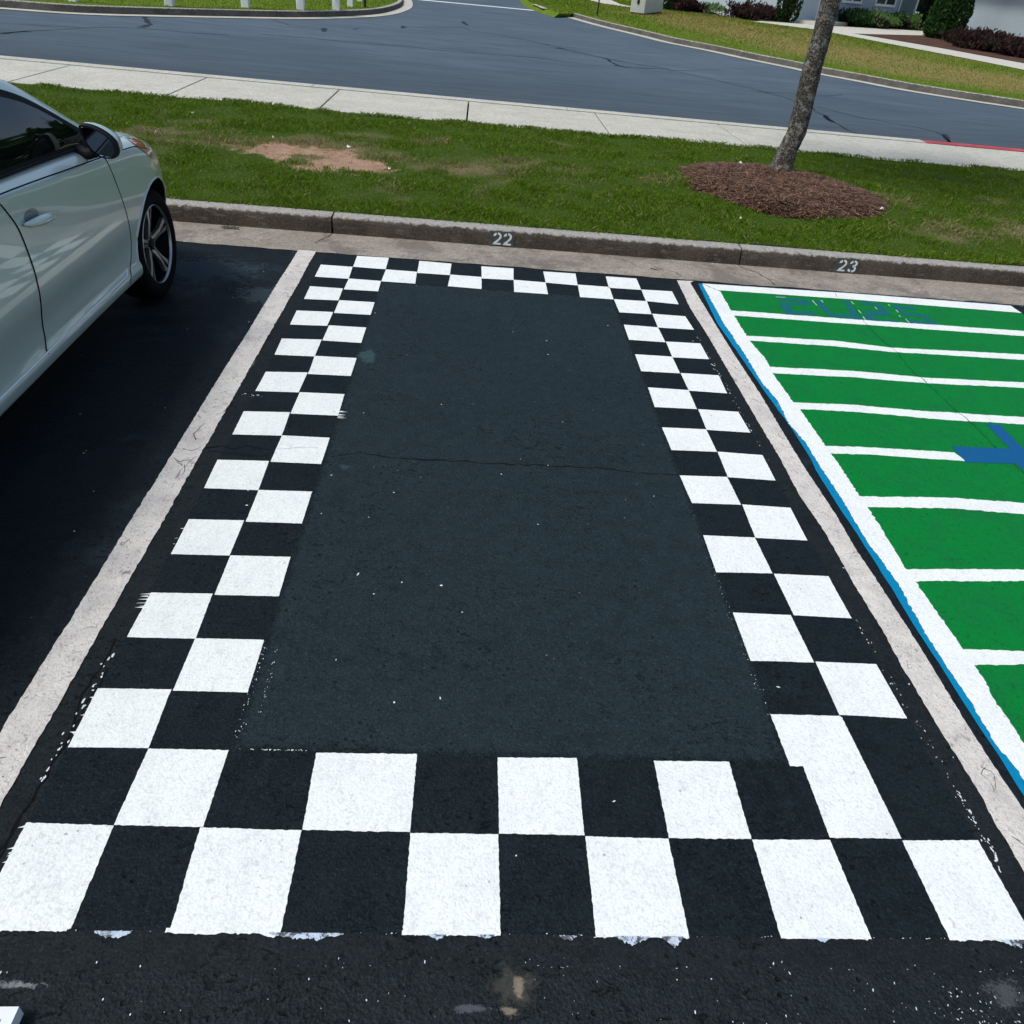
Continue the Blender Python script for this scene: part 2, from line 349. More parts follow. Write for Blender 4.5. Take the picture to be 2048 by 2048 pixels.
# ---- white checks
TILES = [[(-0.999,5.270),(-0.782,5.272),(-0.776,5.031),(-0.996,5.026)],
 [(-0.777,5.039),(-0.564,5.037),(-0.561,4.841),(-0.780,4.833)],
 [(-0.996,4.848),(-0.786,4.849),(-0.784,4.638),(-0.991,4.621)],
 [(-0.780,4.645),(-0.562,4.651),(-0.563,4.442),(-0.780,4.433)],
 [(-0.999,4.433),(-0.785,4.448),(-0.787,4.234),(-0.995,4.216)],
 [(-0.779,4.245),(-0.565,4.250),(-0.566,4.029),(-0.781,4.028)],
 [(-1.000,4.019),(-0.785,4.041),(-0.785,3.817),(-0.994,3.807)],
 [(-0.787,3.826),(-0.565,3.833),(-0.566,3.614),(-0.783,3.606)],
 [(-0.993,3.603),(-0.786,3.625),(-0.789,3.401),(-0.995,3.388)],
 [(-0.785,3.406),(-0.569,3.414),(-0.567,3.194),(-0.787,3.187)],
 [(-0.999,3.185),(-0.790,3.202),(-0.783,2.984),(-0.996,2.971)],
 [(-0.784,2.989),(-0.573,2.992),(-0.574,2.771),(-0.786,2.767)],
 [(-1.002,2.762),(-0.791,2.774),(-0.785,2.554),(-0.997,2.549)],
 [(-0.786,2.558),(-0.575,2.566),(-0.575,2.350),(-0.784,2.344)],
 [(-0.993,2.344),(-0.790,2.354),(-0.790,2.142),(-0.992,2.135)],
 [(-0.788,2.144),(-0.577,2.152),(-0.575,1.941),(-0.786,1.935)],
 [(-0.992,1.935),(-0.792,1.942),(-0.786,1.732),(-0.994,1.728)],
 [(-0.789,1.735),(-0.578,1.739),(-0.576,1.524),(-0.790,1.522)],
 [(-1.000,1.523),(-0.794,1.529),(-0.789,1.323),(-0.998,1.318)],
 [(-0.791,1.323),(-0.577,1.325),(-0.580,1.096),(-0.795,1.097)],
 [(-0.784,5.509),(-0.561,5.519),(-0.557,5.271),(-0.782,5.272)],
 [(-0.557,5.271),(-0.343,5.268),(-0.337,5.032),(-0.563,5.029)],
 [(-0.343,5.503),(-0.112,5.494),(-0.115,5.249),(-0.340,5.245)],
 [(-0.113,5.263),(0.104,5.261),(0.105,5.022),(-0.123,5.028)],
 [(0.101,5.487),(0.335,5.492),(0.327,5.246),(0.105,5.229)],
 [(0.327,5.251),(0.551,5.246),(0.553,5.015),(0.322,5.012)],
 [(0.548,5.475),(0.785,5.480),(0.776,5.231),(0.550,5.241)],
 [(0.777,5.250),(1.003,5.251),(0.999,5.007),(0.768,5.005)],
 [(1.004,5.470),(1.233,5.475),(1.227,5.237),(0.995,5.230)],
 [(1.228,5.245),(1.453,5.256),(1.447,5.003),(1.223,5.020)],
 [(1.000,5.014),(1.230,5.021),(1.220,4.783),(1.004,4.776)],
 [(1.225,4.795),(1.447,4.791),(1.455,4.567),(1.220,4.563)],
 [(1.002,4.571),(1.221,4.567),(1.225,4.334),(0.998,4.335)],
 [(1.228,4.348),(1.446,4.356),(1.445,4.127),(1.222,4.119)],
 [(1.000,4.129),(1.225,4.131),(1.224,3.907),(1.000,3.902)],
 [(1.226,3.914),(1.449,3.915),(1.439,3.692),(1.227,3.696)],
 [(1.003,3.706),(1.227,3.703),(1.225,3.486),(0.999,3.481)],
 [(1.229,3.490),(1.443,3.487),(1.447,3.271),(1.223,3.273)],
 [(0.997,3.272),(1.223,3.280),(1.224,3.065),(1.001,3.057)],
 [(1.226,3.068),(1.444,3.061),(1.438,2.841),(1.217,2.847)],
 [(0.994,2.841),(1.216,2.851),(1.220,2.633),(1.003,2.626)],
 [(1.224,2.638),(1.437,2.631),(1.432,2.402),(1.214,2.403)],
 [(0.998,2.404),(1.213,2.406),(1.217,2.183),(0.994,2.174)],
 [(1.220,2.183),(1.437,2.183),(1.436,1.951),(1.222,1.955)],
 [(0.999,1.957),(1.212,1.957),(1.216,1.729),(0.997,1.726)],
 [(1.221,1.735),(1.433,1.734),(1.435,1.507),(1.217,1.512)],
 [(-0.344,1.324),(-0.069,1.328),(-0.070,1.093),(-0.339,1.094)],
 [(0.154,1.324),(0.379,1.330),(0.376,1.093),(0.154,1.094)],
 [(0.598,1.328),(0.819,1.331),(0.816,1.093),(0.595,1.091)],
 [(-1.002,1.100),(-0.794,1.097),(-0.792,0.849),(-1.001,0.848)],
 [(-0.588,1.096),(-0.339,1.094),(-0.339,0.848),(-0.582,0.848)],
 [(-0.070,1.093),(0.154,1.094),(0.154,0.843),(-0.069,0.842)],
 [(0.376,1.093),(0.595,1.091),(0.595,0.843),(0.374,0.842)],
 [(0.816,1.093),(1.030,1.096),(1.036,0.844),(0.815,0.843)],
 [(1.228,1.098),(1.444,1.104),(1.446,0.851),(1.230,0.846)],
 [(0.995,1.508),(1.217,1.511),(1.224,1.503),(1.230,1.102),(1.031,1.101),(1.034,1.322),(0.996,1.321)]]
polys = []
for i, P in enumerate(TILES):
    P = [Vector(q) for q in P]; c = sum(P, Vector((0, 0)))/len(P)
    near = c.y < 1.4
    polys.append(rough([(q+(c-q).normalized()*.001)[:] for q in P], .006, .0011 if near else .0007, 90, i, .0007, 5))
FR = []
# ragged, brushed lower edge and brush flicks beside some checks
for x0, x1 in ((-1.0, -.80), (-.59, -.34), (-.07, .154), (.376, .594), (.815, 1.036), (1.23, 1.445)):
    top = .8475; low = []
    k = int((x1-x0)/.006)
    for j in range(k+1):
        x = x0+(x1-x0)*j/k
        low.append((x, top-.003-.007*max(0, noise.noise(Vector((x*110, x0, 2))))-.014*max(0, noise.noise(Vector((x*21, x0, 5)))-.22)))
    FR.append([(x0, top+.006), (x1, top+.006)]+low[::-1])
def flick(cx, cy, n, dx, dy, sx, sy, L, w):
    for k in range(n):
        x = cx+random.uniform(-sx, sx); y = cy+random.uniform(-sy, sy); l = L*random.uniform(.3, 1)
        polys.append([(x, y-w*random.uniform(.4, 1)), (x+dx*l, y+dy*l), (x, y+w*random.uniform(.4, 1))])
FL = len(polys)
flick(-.565, 3.22, 8, 1, .1, .004, .05, .04, .006); flick(-.99, 1.90, 7, -1, -.1, .004, .04, .035, .004)
flick(-.995, 2.24, 4, -1, -.2, .004, .06, .012, .004); flick(-.995, 1.05, 9, -1, -.3, .004, .05, .02, .004)
flick(-.996, 1.42, 7, -1, .1, .004, .07, .018, .005); flick(1.44, 4.02, 5, .6, -.8, .003, .05, .03, .004)
b = MB()
for P, z_ in [(P, .008) for P in polys[:FL]]+[(P, .0076) for P in FR]:
    A_ = sum(P[i][0]*P[(i+1) % len(P)][1]-P[(i+1) % len(P)][0]*P[i][1] for i in range(len(P))); P = P if A_ > 0 else P[::-1]
    b.add([(p[0], p[1], z_) for p in P], [tuple(range(len(P)))])
bm_all = b.build('checkered_border', M_white)
tag(bm_all, 'white checks of the black and white checkered border around stall 22', 'checkered border')
o = sheet('brush_marks', polys[FL:], .0082, M_white); o['kind'] = 'stuff'

# ---- scuffs and drops of white paint
b = MB()
def drop(x, y, r, ex=1.0, a=0.0, z=.0095):
    n = 7; V = []
    for k in range(n):
        t = 2*math.pi*k/n; rr = r*random.uniform(.6, 1.2); px, py = rr*ex*math.cos(t), rr*math.sin(t)
        V.append((x+px*math.cos(a)-py*math.sin(a), y+px*math.sin(a)+py*math.cos(a), z+len(b.v)*2.5e-7))
    b.add(V, [tuple(range(n))])
def trail(P, n, spread, r):
    for k in range(n):
        t = random.random()*(len(P)-1); i = int(t); f = t-i
        x = P[i][0]+(P[i+1][0]-P[i][0])*f+random.gauss(0, spread); y = P[i][1]+(P[i+1][1]-P[i][1])*f+random.gauss(0, spread)
        drop(x, y, r*random.uniform(.4, 1.2), random.uniform(1, 3), math.atan2(P[i+1][1]-P[i][1], P[i+1][0]-P[i][0]))
trail([(1.45, 1.95), (1.462, 1.3), (1.46, 1.0)], 55, .005, .0018)
trail([(1.462, 1.24), (1.468, 1.02)], 30, .006, .0026)
trail([(1.455, 4.6), (1.455, 3.0)], 40, .006, .0024)
trail([(.985, 2.3), (.99, 1.5)], 50, .008, .0011)
trail([(-.57, 1.75), (-.565, 1.36)], 40, .005, .0013); trail([(-.53, 1.7), (-.525, 1.45)], 25, .003, .0013)
trail([(-.56, 1.328), (-.36, 1.328)], 45, .0012, .0012)
trail([(-1.0, .8445), (1.45, .8465)], 80, .0016, .0012)
trail([(-.4, .777), (1.5, .777)], 25, .002, .0007)
trail([(-1.01, 1.65), (-1.02, 1.2)], 30, .005, .003)
trail([(-1.08, 3.35), (-.85, 3.33)], 10, .010, .0026)
for k in range(60):   # loose specks on the bays and the aisle
    drop(random.uniform(-2.3, 1.7), random.uniform(.45, 5.3), random.uniform(.0015, .004), random.uniform(1, 2.2), random.uniform(0, 3))
for k in range(150):
    drop(random.uniform(-.95, 1.8), random.uniform(.56, .80), random.choice([.0005, .0007, .001, .0016]), random.uniform(1, 3), random.uniform(1.1, 2.0), z=.0012)
for k in range(90):
    drop(random.gauss(1.25, .08), random.gauss(.69, .04), random.choice([.0006, .0009, .0013]), random.uniform(1, 3), random.uniform(0.3, 2.6), z=.0012)
o = b.build('paint_specks', plain('dry white specks', (.62, .66, .66), .8, vs=60)); o['kind'] = 'stuff'
b = MB()   # bluish white scrapes below the border
for x0, x1, h in ((-.74, -.66, .020), (-.365, -.20, .017), (-.01, .03, .014), (.42, .50, .022), (.53, .58, .026), (.29, .33, .012), (.90, .93, .01), (1.36, 1.42, .02), (.10, .14, .01)):
    k = max(4, int((x1-x0)/.004)); low = []
    for j in range(k+1):
        x = x0+(x1-x0)*j/k; e = math.sin(math.pi*j/k)
        low.append((x, .8425-h*e*(.45+.9*abs(noise.noise(Vector((x*150, 3, x0)))))*1.0, .0098))
    b.add([(x0, .8455, .0098), (x1, .8455, .0098)]+low[::-1], [tuple(range(len(low)+2))])
o = b.build('paint_scrapes', paint('bluish scrape paint', (.50, .60, .70), wear=.9, th=.5)); o['kind'] = 'stuff'

# ---- tan worn stain below the border
def blot(cx, cy, rx, ry, z, seed, mat):
    P = []
    for k in range(90):
        a = 2*math.pi*k/90; q = 1+.45*noise.noise(Vector((math.cos(a)*1.7, math.sin(a)*1.7, seed)))+.25*noise.noise(Vector((math.cos(a)*6, math.sin(a)*6, seed)))
        P.append((cx+rx*q*math.cos(a), cy+ry*q*math.sin(a)))
    o = sheet('stain', [P], z, mat); o['kind'] = S
def stain(name, px, py, rx, ry, z, seed, col, amt=.8, sc_=20, th=.42, rot=0):
    """a soft-edged stain: thin film whose pigment breaks up towards its rim"""
    c = g(px, py, 0); V = []; e = []; nr, na = 8, 48
    for i in range(nr+1):
        for k in range(na):
            a = 2*math.pi*k/na; q = (1+.4*noise.noise(Vector((math.cos(a)*1.7, math.sin(a)*1.7, seed))))*i/nr
            x, y = rx*q*math.cos(a), ry*q*math.sin(a)
            V.append((c.x+x*math.cos(rot)-y*math.sin(rot), c.y+x*math.sin(rot)+y*math.cos(rot), z)); e.append(1-i/nr)
    b = MB(); b.add(V, [(i*na+k, (i+1)*na+k, (i+1)*na+(k+1) % na, i*na+(k+1) % na) for i in range(nr) for k in range(na)])
    t = NT(name+' pigment'); n1 = t.noise(sc_, 7, .72, dist=.5)
    f = t.math('ADD', t.math('MULTIPLY', t.attr('e'), .55), t.math('SUBTRACT', n1, .30))
    fac = t.math('MULTIPLY', t.ramp(f, [(th, 0.), (th+.16, 1.)]), amt)
    t.set('Base Color', t.mix(t.noise(90, 3, .6), tuple(x*.6 for x in col), tuple(min(.9, x*1.5) for x in col))); t.set('Roughness', .85); t.set('Specular IOR Level', .05)
    tr = t.n.new('ShaderNodeBsdfTransparent'); mx = t.n.new('ShaderNodeMixShader'); t.l.new(fac, mx.inputs[0]); t.l.new(tr.outputs[0], mx.inputs[1]); t.l.new(t.b.outputs[0], mx.inputs[2]); t.l.new(mx.outputs[0], t.n['Material Output'].inputs[0])
    o = b.build(name, t.m); at = o.data.attributes.new('e', 'FLOAT', 'POINT'); at.data.foreach_set('value', e); o['kind'] = S
stain('stain', 1030, 1975, .085, .075, .0031, 2, (.050, .052, .045), .8, 30)
stain('stain', 1038, 1975, .030, .045, .0033, 5, (.20, .165, .12), .9, 45, .45)
stain('stain', 1020, 2025, .030, .020, .0034, 7, (.19, .155, .115), .9, 45, .45)
stain('stain', 940, 2018, .07, .016, .0032, 4, (.09, .10, .115), .7, 60)
stain('stain', 30, 1972, .10, .018, .0031, 9, (.20, .22, .22), .8, 60, .5)
stain('stain', 2010, 1985, .10, .06, .0031, 6, (.075, .085, .09), .7, 80, .46)
stain('stain', 735, 712, .09, .13, .0052, 3, (.055, .105, .115), .55, 18, .40)
stain('stain', 505, 728, .03, .10, .0057, 8, (.10, .12, .12), .7, 40, .5)
stain('stain', 690, 935, .05, .05, .0052, 11, (.05, .085, .10), .5, 40, .45)
stain('stain', 395, 540, .55, .38, .0031, 12, (.036, .056, .066), .85, 9, .34)
stain('stain', 520, 590, .30, .30, .0033, 13, (.045, .066, .074), .7, 14, .44)
stain('stain', 560, 1345, .04, .12, .0083, 17, (.03, .045, .05), .6, 60, .45)

# ---- the two old parking lines
W = lambda *p: [(x*2048/1932, y*2048/1932) for x, y in p]
Lp = [g(x, y)[:2] for x, y in W((563, 472), (597, 475))]
L0, L1 = Lp
Lb = [g(x, y)[:2] for x, y in W((0, 1385), (0, 1525))]
def ext(a, c, y): return (a[0]+(c[0]-a[0])*(y-a[1])/(c[1]-a[1]), y)
PL = [ext(L0, Lb[0], .30), ext(L1, Lb[1], .30), L1, L0]
o = sheet('parking_line', [rough(PL, .012, .0022, 45, 11, .003, 2)], .010, M_old)
tag(o, 'cracked cream parking line left of the checkered border, beside the silver car', 'parking line', 'painted lines between the stalls')
q1_ = lambda *p: [tuple(g(x, y)[:2]) for x, y in zm(1380, 560, 2.731, *p)]
q2_ = lambda *p: [tuple(g(x, y)[:2]) for x, y in zm(1600, 940, 2.731, *p)]
q3_ = lambda *p: [tuple(g(x, y)[:2]) for x, y in zm(1800, 1280, 3.033, *p)]
RL = [tuple(g(1277*2048/1932, 530*2048/1932)[:2])]+q1_((0, 155), (100, 312), (290, 640), (480, 960))+q2_((0, 148), (140, 352), (300, 640), (450, 880))+q3_((0, 148), (270, 600), (490, 950), (560, 1092))
RR = [tuple(g(1309*2048/1932, 531*2048/1932)[:2])]+q1_((0, 18), (150, 265), (240, 410), (380, 620), (510, 840))+q2_((30, 0), (190, 240), (300, 430), (400, 580), (620, 920))+q3_((85, 0), (200, 180), (400, 510), (600, 820), (752, 1040))
def mono_(P):
    out = [P[0]]
    for q in P[1:]:
        if q[1] < out[-1][1]-.04: out.append(q)
    return out+[(out[-1][0]+.003, .30)]
RL, RR = mono_(RL), mono_(RR)
Rp = [RL[0], RR[0]]; Rb = [RL[-1], RR[-1]]
o = sheet('parking_line', [rough(RL+RR[::-1], .012, .002, 45, 17, .001, 2)], .010, M_old)
tag(o, 'speckled cream parking line between the checkered border and the green painted stall', 'parking line', 'painted lines between the stalls')

# ---- the green stall 23
z7 = lambda *p: zm(1340, 420, 2.729, *p)
zE = lambda *p: zm(1250, 760, 3.22, *p)
zF = lambda *p: zm(1400, 1200, 2.9815, *p)
y1_ = lambda *p: zm(1380, 560, 2.731, *p)
y2_ = lambda *p: zm(1600, 940, 2.731, *p)
y3_ = lambda *p: zm(1800, 1280, 3.033, *p)
bo = y1_((45, 22), (150, 240), (290, 440), (400, 600), (560, 820), (660, 980))+y2_((85, 0), (190, 170), (290, 320), (400, 490), (520, 680), (640, 880))+y3_((140, 0), (240, 150), (370, 360), (480, 530), (590, 690), (700, 870), (752, 950))
wo_ = y1_((66, 24), (180, 230), (300, 410), (390, 560), (480, 665), (540, 790), (630, 890))+y2_((120, 0), (185, 95), (240, 180), (330, 340), (430, 480), (540, 630), (620, 780))+y3_((175, 0), (260, 130), (360, 280), (430, 380), (490, 490), (590, 650), (700, 780), (752, 860))
wi = y1_((165, 65), (230, 180), (330, 340), (410, 430), (470, 540), (560, 665), (600, 710))+y2_((230, 0), (320, 140), (370, 210), (460, 350), (540, 480), (580, 545), (630, 615))+y3_((340, 0), (380, 60), (450, 160), (520, 260), (560, 350), (660, 490), (740, 620))
gp = lambda pts: [tuple(g(x, y)[:2]) for x, y in pts]
XR = 4.12; YB = .80
def mono(P):
    P = sorted(P, key=lambda p: -p[1]); out = [P[0]]
    for q in P[1:]:
        if q[1] < out[-1][1]-.03: out.append(q)
    return out
bo, wo_, wi = mono(gp(bo)), mono(gp(wo_)), mono(gp(wi))
def down(P, y): return P+[(P[-1][0]+.002, y)]
bo, wo_, wi = down(bo, YB), down(wo_, YB), down(wi, YB)
gr = empty('painted_stall', (2.9, 3.1, .0), 'green painted stall with white stripes and dark blue lettering under the number 23', 'painted stall')
ytop = bo[0][1]
t_up = gp(z7((200, 405), (1000, 458), (1932, 530))); t_lo = gp(z7((262, 440), (1000, 491), (1932, 565)))
def extr(P, x=XR): a, c = P[-2], P[-1]; return P+[(x, c[1]+(c[1]-a[1])*(x-c[0])/(c[0]-a[0])*.3)]
t_up, t_lo = extr(t_up), extr(t_lo)
sheet('green_field', [rough([(wi[0][0]-.03, YB)]+[(XR, YB), (XR, t_lo[-1][1]+.01)]+[(x, y+.01) for x, y in t_lo[::-1]]+[(x-.02, y) for x, y in wi[1:]], .05, .001)], .004, M_green, gr)
sheet('blue_edge', [rough([(x, y) for x, y in bo]+[(x+.03, y) for x, y in wo_[::-1]], .04, .0015, 12, 4)], .0045, M_blue, gr)
sheet('blue_edge', [rough([(bo[0][0], bo[0][1])]+[(x, y-.01) for x, y in t_up[1:]]+[(x, y+.026) for x, y in t_up[1:][::-1]]+[(bo[0][0], bo[0][1]+.016)], .03, .003, 12, 4)], .0042, plain('dark teal paint', (.018, .05, .075), .6, vs=12, var=.4), gr)
def jag(P, step, amp, fr, seed): return rough(P, step, amp, fr, seed)
sheet('white_border', [jag(wo_+wi[::-1], .010, .004, 60, 5)], .008, M_white, gr)
sheet('white_border', [rough([(wo_[0][0]-.0, t_up[0][1])]+t_up[1:]+t_lo[::-1], .02, .0015, 30, 6)], .0085, M_white, gr)
ST = [(z7((330, 550), (1000, 598), (1932, 662)), z7((345, 577), (1000, 624), (1932, 690))),
      (z7((415, 688), (900, 715), (1200, 752), (1932, 790)), z7((440, 715), (900, 745), (1200, 776), (1932, 820))),
      (z7((530, 858), (1000, 880), (1400, 917), (1932, 943)), z7((555, 893), (1000, 915), (1400, 947), (1932, 973))),
      (z7((680, 1052), (1000, 1065), (1400, 1100), (1932, 1132)), z7((700, 1090), (1000, 1102), (1500, 1147), (1932, 1172))),
      (z7((835, 1290), (1100, 1298), (1550, 1325)), z7((870, 1332), (1100, 1337), (1620, 1374))),
      (W((1622, 937), (1800, 940), (1932, 950)), W((1640, 958), (1800, 960), (1932, 971))),
      (W((1700, 1075), (1932, 1075)), W((1722, 1098), (1932, 1097))),
      (W((1808, 1225), (1932, 1230)), W((1832, 1256), (1932, 1254)))]
for i, (u_, l_) in enumerate(ST):
    u_, l_ = gp(u_), gp(l_)
    if i != 4: u_, l_ = extr(u_), extr(l_)
    u_[0] = (u_[0][0]-.03, u_[0][1]); l_[0] = (l_[0][0]-.03, l_[0][1])
    sheet('white_stripe', [rough(u_+l_[::-1], .015, .003, 40, 20+i, .002, 5)], .006, M_white, gr)
u_ = [(1.68, 1.14), (XR, 1.13)]; l_ = [(1.68, 1.07), (XR, 1.06)]
sheet('white_stripe', [rough(u_+l_[::-1], .02, .003, 30, 40)], .006, M_white, gr)
z8 = lambda *p: gp(zm(1500, 560, 4.83, *p))
G1 = z8((245,175),(460,183),(540,193),(590,228),(550,250),(385,243),(420,305),(610,310),(655,347),(345,333),(280,222),(490,222),(455,205),(275,198))
G2 = z8((612,200),(685,203),(795,325),(975,338),(895,200),(945,205),(1095,388),(760,352))
G3 = z8((1060,213),(1205,222),(1290,262),(1375,342),(1175,352),(1215,382),(1390,392),(1500,418),(1120,402),(1105,325),(1110,300),(1262,305),(1200,248),(1075,243))
G4 = z8((1350,240),(1590,262),(1612,290),(1450,285),(1500,320),(1690,335),(1835,443),(1560,428),(1520,380),(1725,412),(1655,358),(1490,345),(1395,280))
M_fade = paint('faded blue letter paint', (.010, .115, .155), wear=.55, wearcol=(.003, .17, .04), dirt=(.006, .14, .09), relief=.003, th=.52)
for P in (G1, G2, G3, G4):
    o = sheet('blue_digit', [rough(P, .02, .002, 30, 3)], .0053, M_fade, gr)
AR = gp(z7((1722,1170),(1802,1175),(1945,1325),(2150,1500),(2300,1700),(2190,1700),(2050,1540),(1890,1387),(1615,1380),(1535,1293),(1855,1305)))
sheet('blue_lettering', [rough(AR, .02, .0025, 25, 8)], .0072, M_dblue, gr)
for P in (((600,200),(645,250)),((685,200),(705,220)),((975,210),(1005,240)),((1045,295),(1070,325)),((1090,358),(1112,388)),((1335,240),(1350,255)),((1408,292),(1430,315)),((1437,345),(1452,362)),((1500,380),(1537,415)),((1205,265),(1228,288)),((245,168),(345,172))):
    b = MB(); V, f_ = ribbon(z8(*P), .0045, .0088); b.add(V, f_); b.build('guide_mark', M_white, gr)

# ---- cracks and seams
b = MB()
def crack(P, w, z, step=.03, amp=.006):
    Q = wiggle(P, step, amp); n = len(Q)
    V, f_ = ribbon(Q, [w*random.uniform(.35, 1.25)*(.4+.6*math.sin(math.pi*(i+.5)/n)**.4) for i in range(n)], z); b.add(V, f_)
gw = lambda *p: gp(W(*p))
crack(gw((385, 845), (420, 842), (440, 848), (465, 842), (510, 850)), .012, .0055)
crack(gw((395, 852), (440, 856), (500, 862)), .005, .0055)
crack(gw((624, 862), (680, 855), (720, 862), (770, 866), (850, 870), (950, 876), (1050, 880), (1140, 884), (1200, 893), (1285, 897)), .010, .0055)
crack(gw((770, 862), (800, 872), (860, 866)), .004, .0055)
crack(gw((380, 845), (362, 852), (345, 848)), .004, .0112); crack(gw((372, 832), (366, 820), (388, 800)), .004, .0112)
crack(gw((360, 868), (340, 872), (330, 865), (345, 880)), .004, .0112); crack(gw((350, 878), (345, 895), (330, 905)), .003, .0112)
crack(gw((420, 780), (428, 768), (440, 760)), .003, .0112)
crack(gw((330, 905), (350, 880), (372, 862)), .003, .0112)
for k in range(26):   # fine crazing in the old lines
    s = random.random(); side = random.random() < .6
    Y = .9+4.4*s
    if side: x0, x1 = ext(L0, Lb[0], Y)[0], ext(L1, Lb[1], Y)[0]
    else: x0, x1 = ext(Rp[0], Rb[0], Y)[0], ext(Rp[1], Rb[1], Y)[0]
    x = random.uniform(x0+.02, x1-.04); q = [(x, Y)]
    for j in range(3): q.append((min(max(q[-1][0]+random.uniform(-.02, .03), x0+.01), x1-.01), q[-1][1]+random.uniform(-.04, .04)))
    crack(q, .0022, .0112, .012, .003)
cg = gp(z7((900, 455), (915, 480))); crack(cg, .004, .0088)
b2 = b; b = MB(); crack(gp(z7((1000, 520), (1060, 610), (1130, 690), (1180, 728), (1240, 780), (1300, 860), (1400, 945), (1470, 1010), (1560, 1095), (1640, 1160), (1780, 1300), (1932, 1440), (2150, 1650))), .0055, .0064)
o = b.build('pavement_cracks', plain('crack in green paint', (.003, .045, .012), .9)); o['kind'] = S; b = b2
crack(gp(zE((730, 0), (200, 0))) if False else [(-1.02, 1.72), (-1.03, 1.5), (-1.01, 1.35), (-1.02, 1.1), (-1.035, .95)], .007, .0055)
crack([(-1.03, .90), (-1.00, 1.6)], .004, .0056)
o = b.build('pavement_cracks', M_crack); o['kind'] = S
b = MB()
crack(gw((600, 845), (560, 846), (520, 848)), .003, .0095)
o = b.build('pavement_cracks', plain('faint crack', (.45, .46, .46), .9)); o['kind'] = S

# ---- gutter and kerb in front of the stalls
gpoly = [(-14, 5.985), (-14, 5.545)]
k = 700
for j in range(k+1):
    x = -14+30*j/k; gpoly.append((x, 5.525+.012*noise.noise(Vector((x*9, 0, 0)))+.018*noise.noise(Vector((x*2.2, 4, 0)))))
gpoly += [(16, 5.985)]
tag(sheet('gutter', [gpoly], .0095, M_gut), kind=S)
b = MB()
prof = [(5.98, -.05), (5.982, .03), (5.984, .085), (5.988, .108), (5.998, .122), (6.015, .129), (6.06, .131), (6.112, .130), (6.115, -.05)]
def kseg(x0, x1):
    n = max(2, int((x1-x0)/.04)); V = []
    for i in range(n+1):
        x = x0+(x1-x0)*i/n; e = min(i, n-i)
        for j, (y, z) in enumerate(prof):
            q = .0045*noise.noise(Vector((x*14, y*40, z*40)))
            if e == 0 and 2 <= j <= 6: z -= .006; y += .006 if j < 5 else 0
            V.append((x+(.004 if i == 0 else -.004 if i == n else 0)*random.random(), y+(q if j in (2, 3, 4, 5) else 0), z+(q*.8 if j in (3, 4, 5) else 0)))
    m_ = len(prof)
    b.add(V, [(i*m_+j, i*m_+j+1, (i+1)*m_+j+1, (i+1)*m_+j) for i in range(n) for j in range(m_-1)]+[tuple(range(m_)), tuple(range(n*m_+m_-1, n*m_-1, -1))])
J = [-13.69, -10.53, -7.36, -4.20, -1.032, 2.14, 5.31, 8.48, 11.65, 14.8]
for a, c in zip(J[:-1], J[1:]): kseg(a+.004, c-.004)
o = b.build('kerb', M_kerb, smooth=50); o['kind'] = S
b = MB()
crack([(-1.032, 5.985), (-1.045, 5.90), (-1.09, 5.80), (-1.115, 5.72)], .010, .011, .03, .004)
crack([(2.14, 5.985), (2.15, 5.92), (2.24, 5.82), (2.28, 5.70), (2.30, 5.56)], .010, .011, .03, .006)
crack([(1.40, 5.80), (1.46, 5.73), (1.55, 5.69), (1.60, 5.60)], .006, .011, .02, .008)
crack([(1.38, 5.73), (1.45, 5.70)], .014, .011, .02, .004)
o = b.build('gutter_cracks', M_crack); o['kind'] = S

# ---- stencilled stall numbers on the kerb
def digit(b, d, x, z, wd, h):
    y = 5.9755
    def st(P, w_):
        Q = []
        for i in range(len(P)-1):
            for j in range(3): Q.append(Vector(P[i]).lerp(Vector(P[i+1]), j/3))
        Q.append(Vector(P[-1])); n = len(Q); V = []
        for i in range(n):
            t = (Q[min(i+1, n-1)]-Q[max(i-1, 0)]); t = Vector((t.x*wd, t.y*h)).normalized(); nn = Vector((-t.y, t.x))*w_/2
            c = Vector((x+Q[i].x*wd, z+Q[i].y*h))
            V += [(c.x-nn.x, y, c.y-nn.y), (c.x+nn.x, y, c.y+nn.y)]
        b.add(V, [(2*i, 2*i+2, 2*i+3, 2*i+1) for i in range(n-1)])
    w_ = .0155
    def quad(P): b.add([(x+p[0]*wd, y, z+p[1]*h) for p in P], [tuple(range(len(P)))])
    if d == 2:
        quad([(.02, .72), (.10, .86), (.26, .97), (.38, .99), (.42, .90), (.40, .78), (.22, .70)])
        st([(.55, .95), (.76, .90), (.90, .78), (.90, .64), (.80, .51), (.52, .30), (.14, .085)], w_)
        quad([(.0, .0), (.98, .0), (.98, .15), (.46, .15), (.30, .06), (.0, .08)])
    else:
        quad([(.02, .72), (.10, .86), (.26, .97), (.38, .99), (.42, .90), (.40, .78), (.22, .70)])
        st([(.55, .95), (.78, .90), (.90, .78), (.88, .66), (.72, .55), (.48, .51)], w_)
        st([(.62, .47), (.80, .42), (.90, .30), (.84, .14), (.55, .04)], w_)
        quad([(.0, .22), (.02, .10), (.14, .02), (.36, .0), (.40, .12), (.24, .22), (.12, .27)])
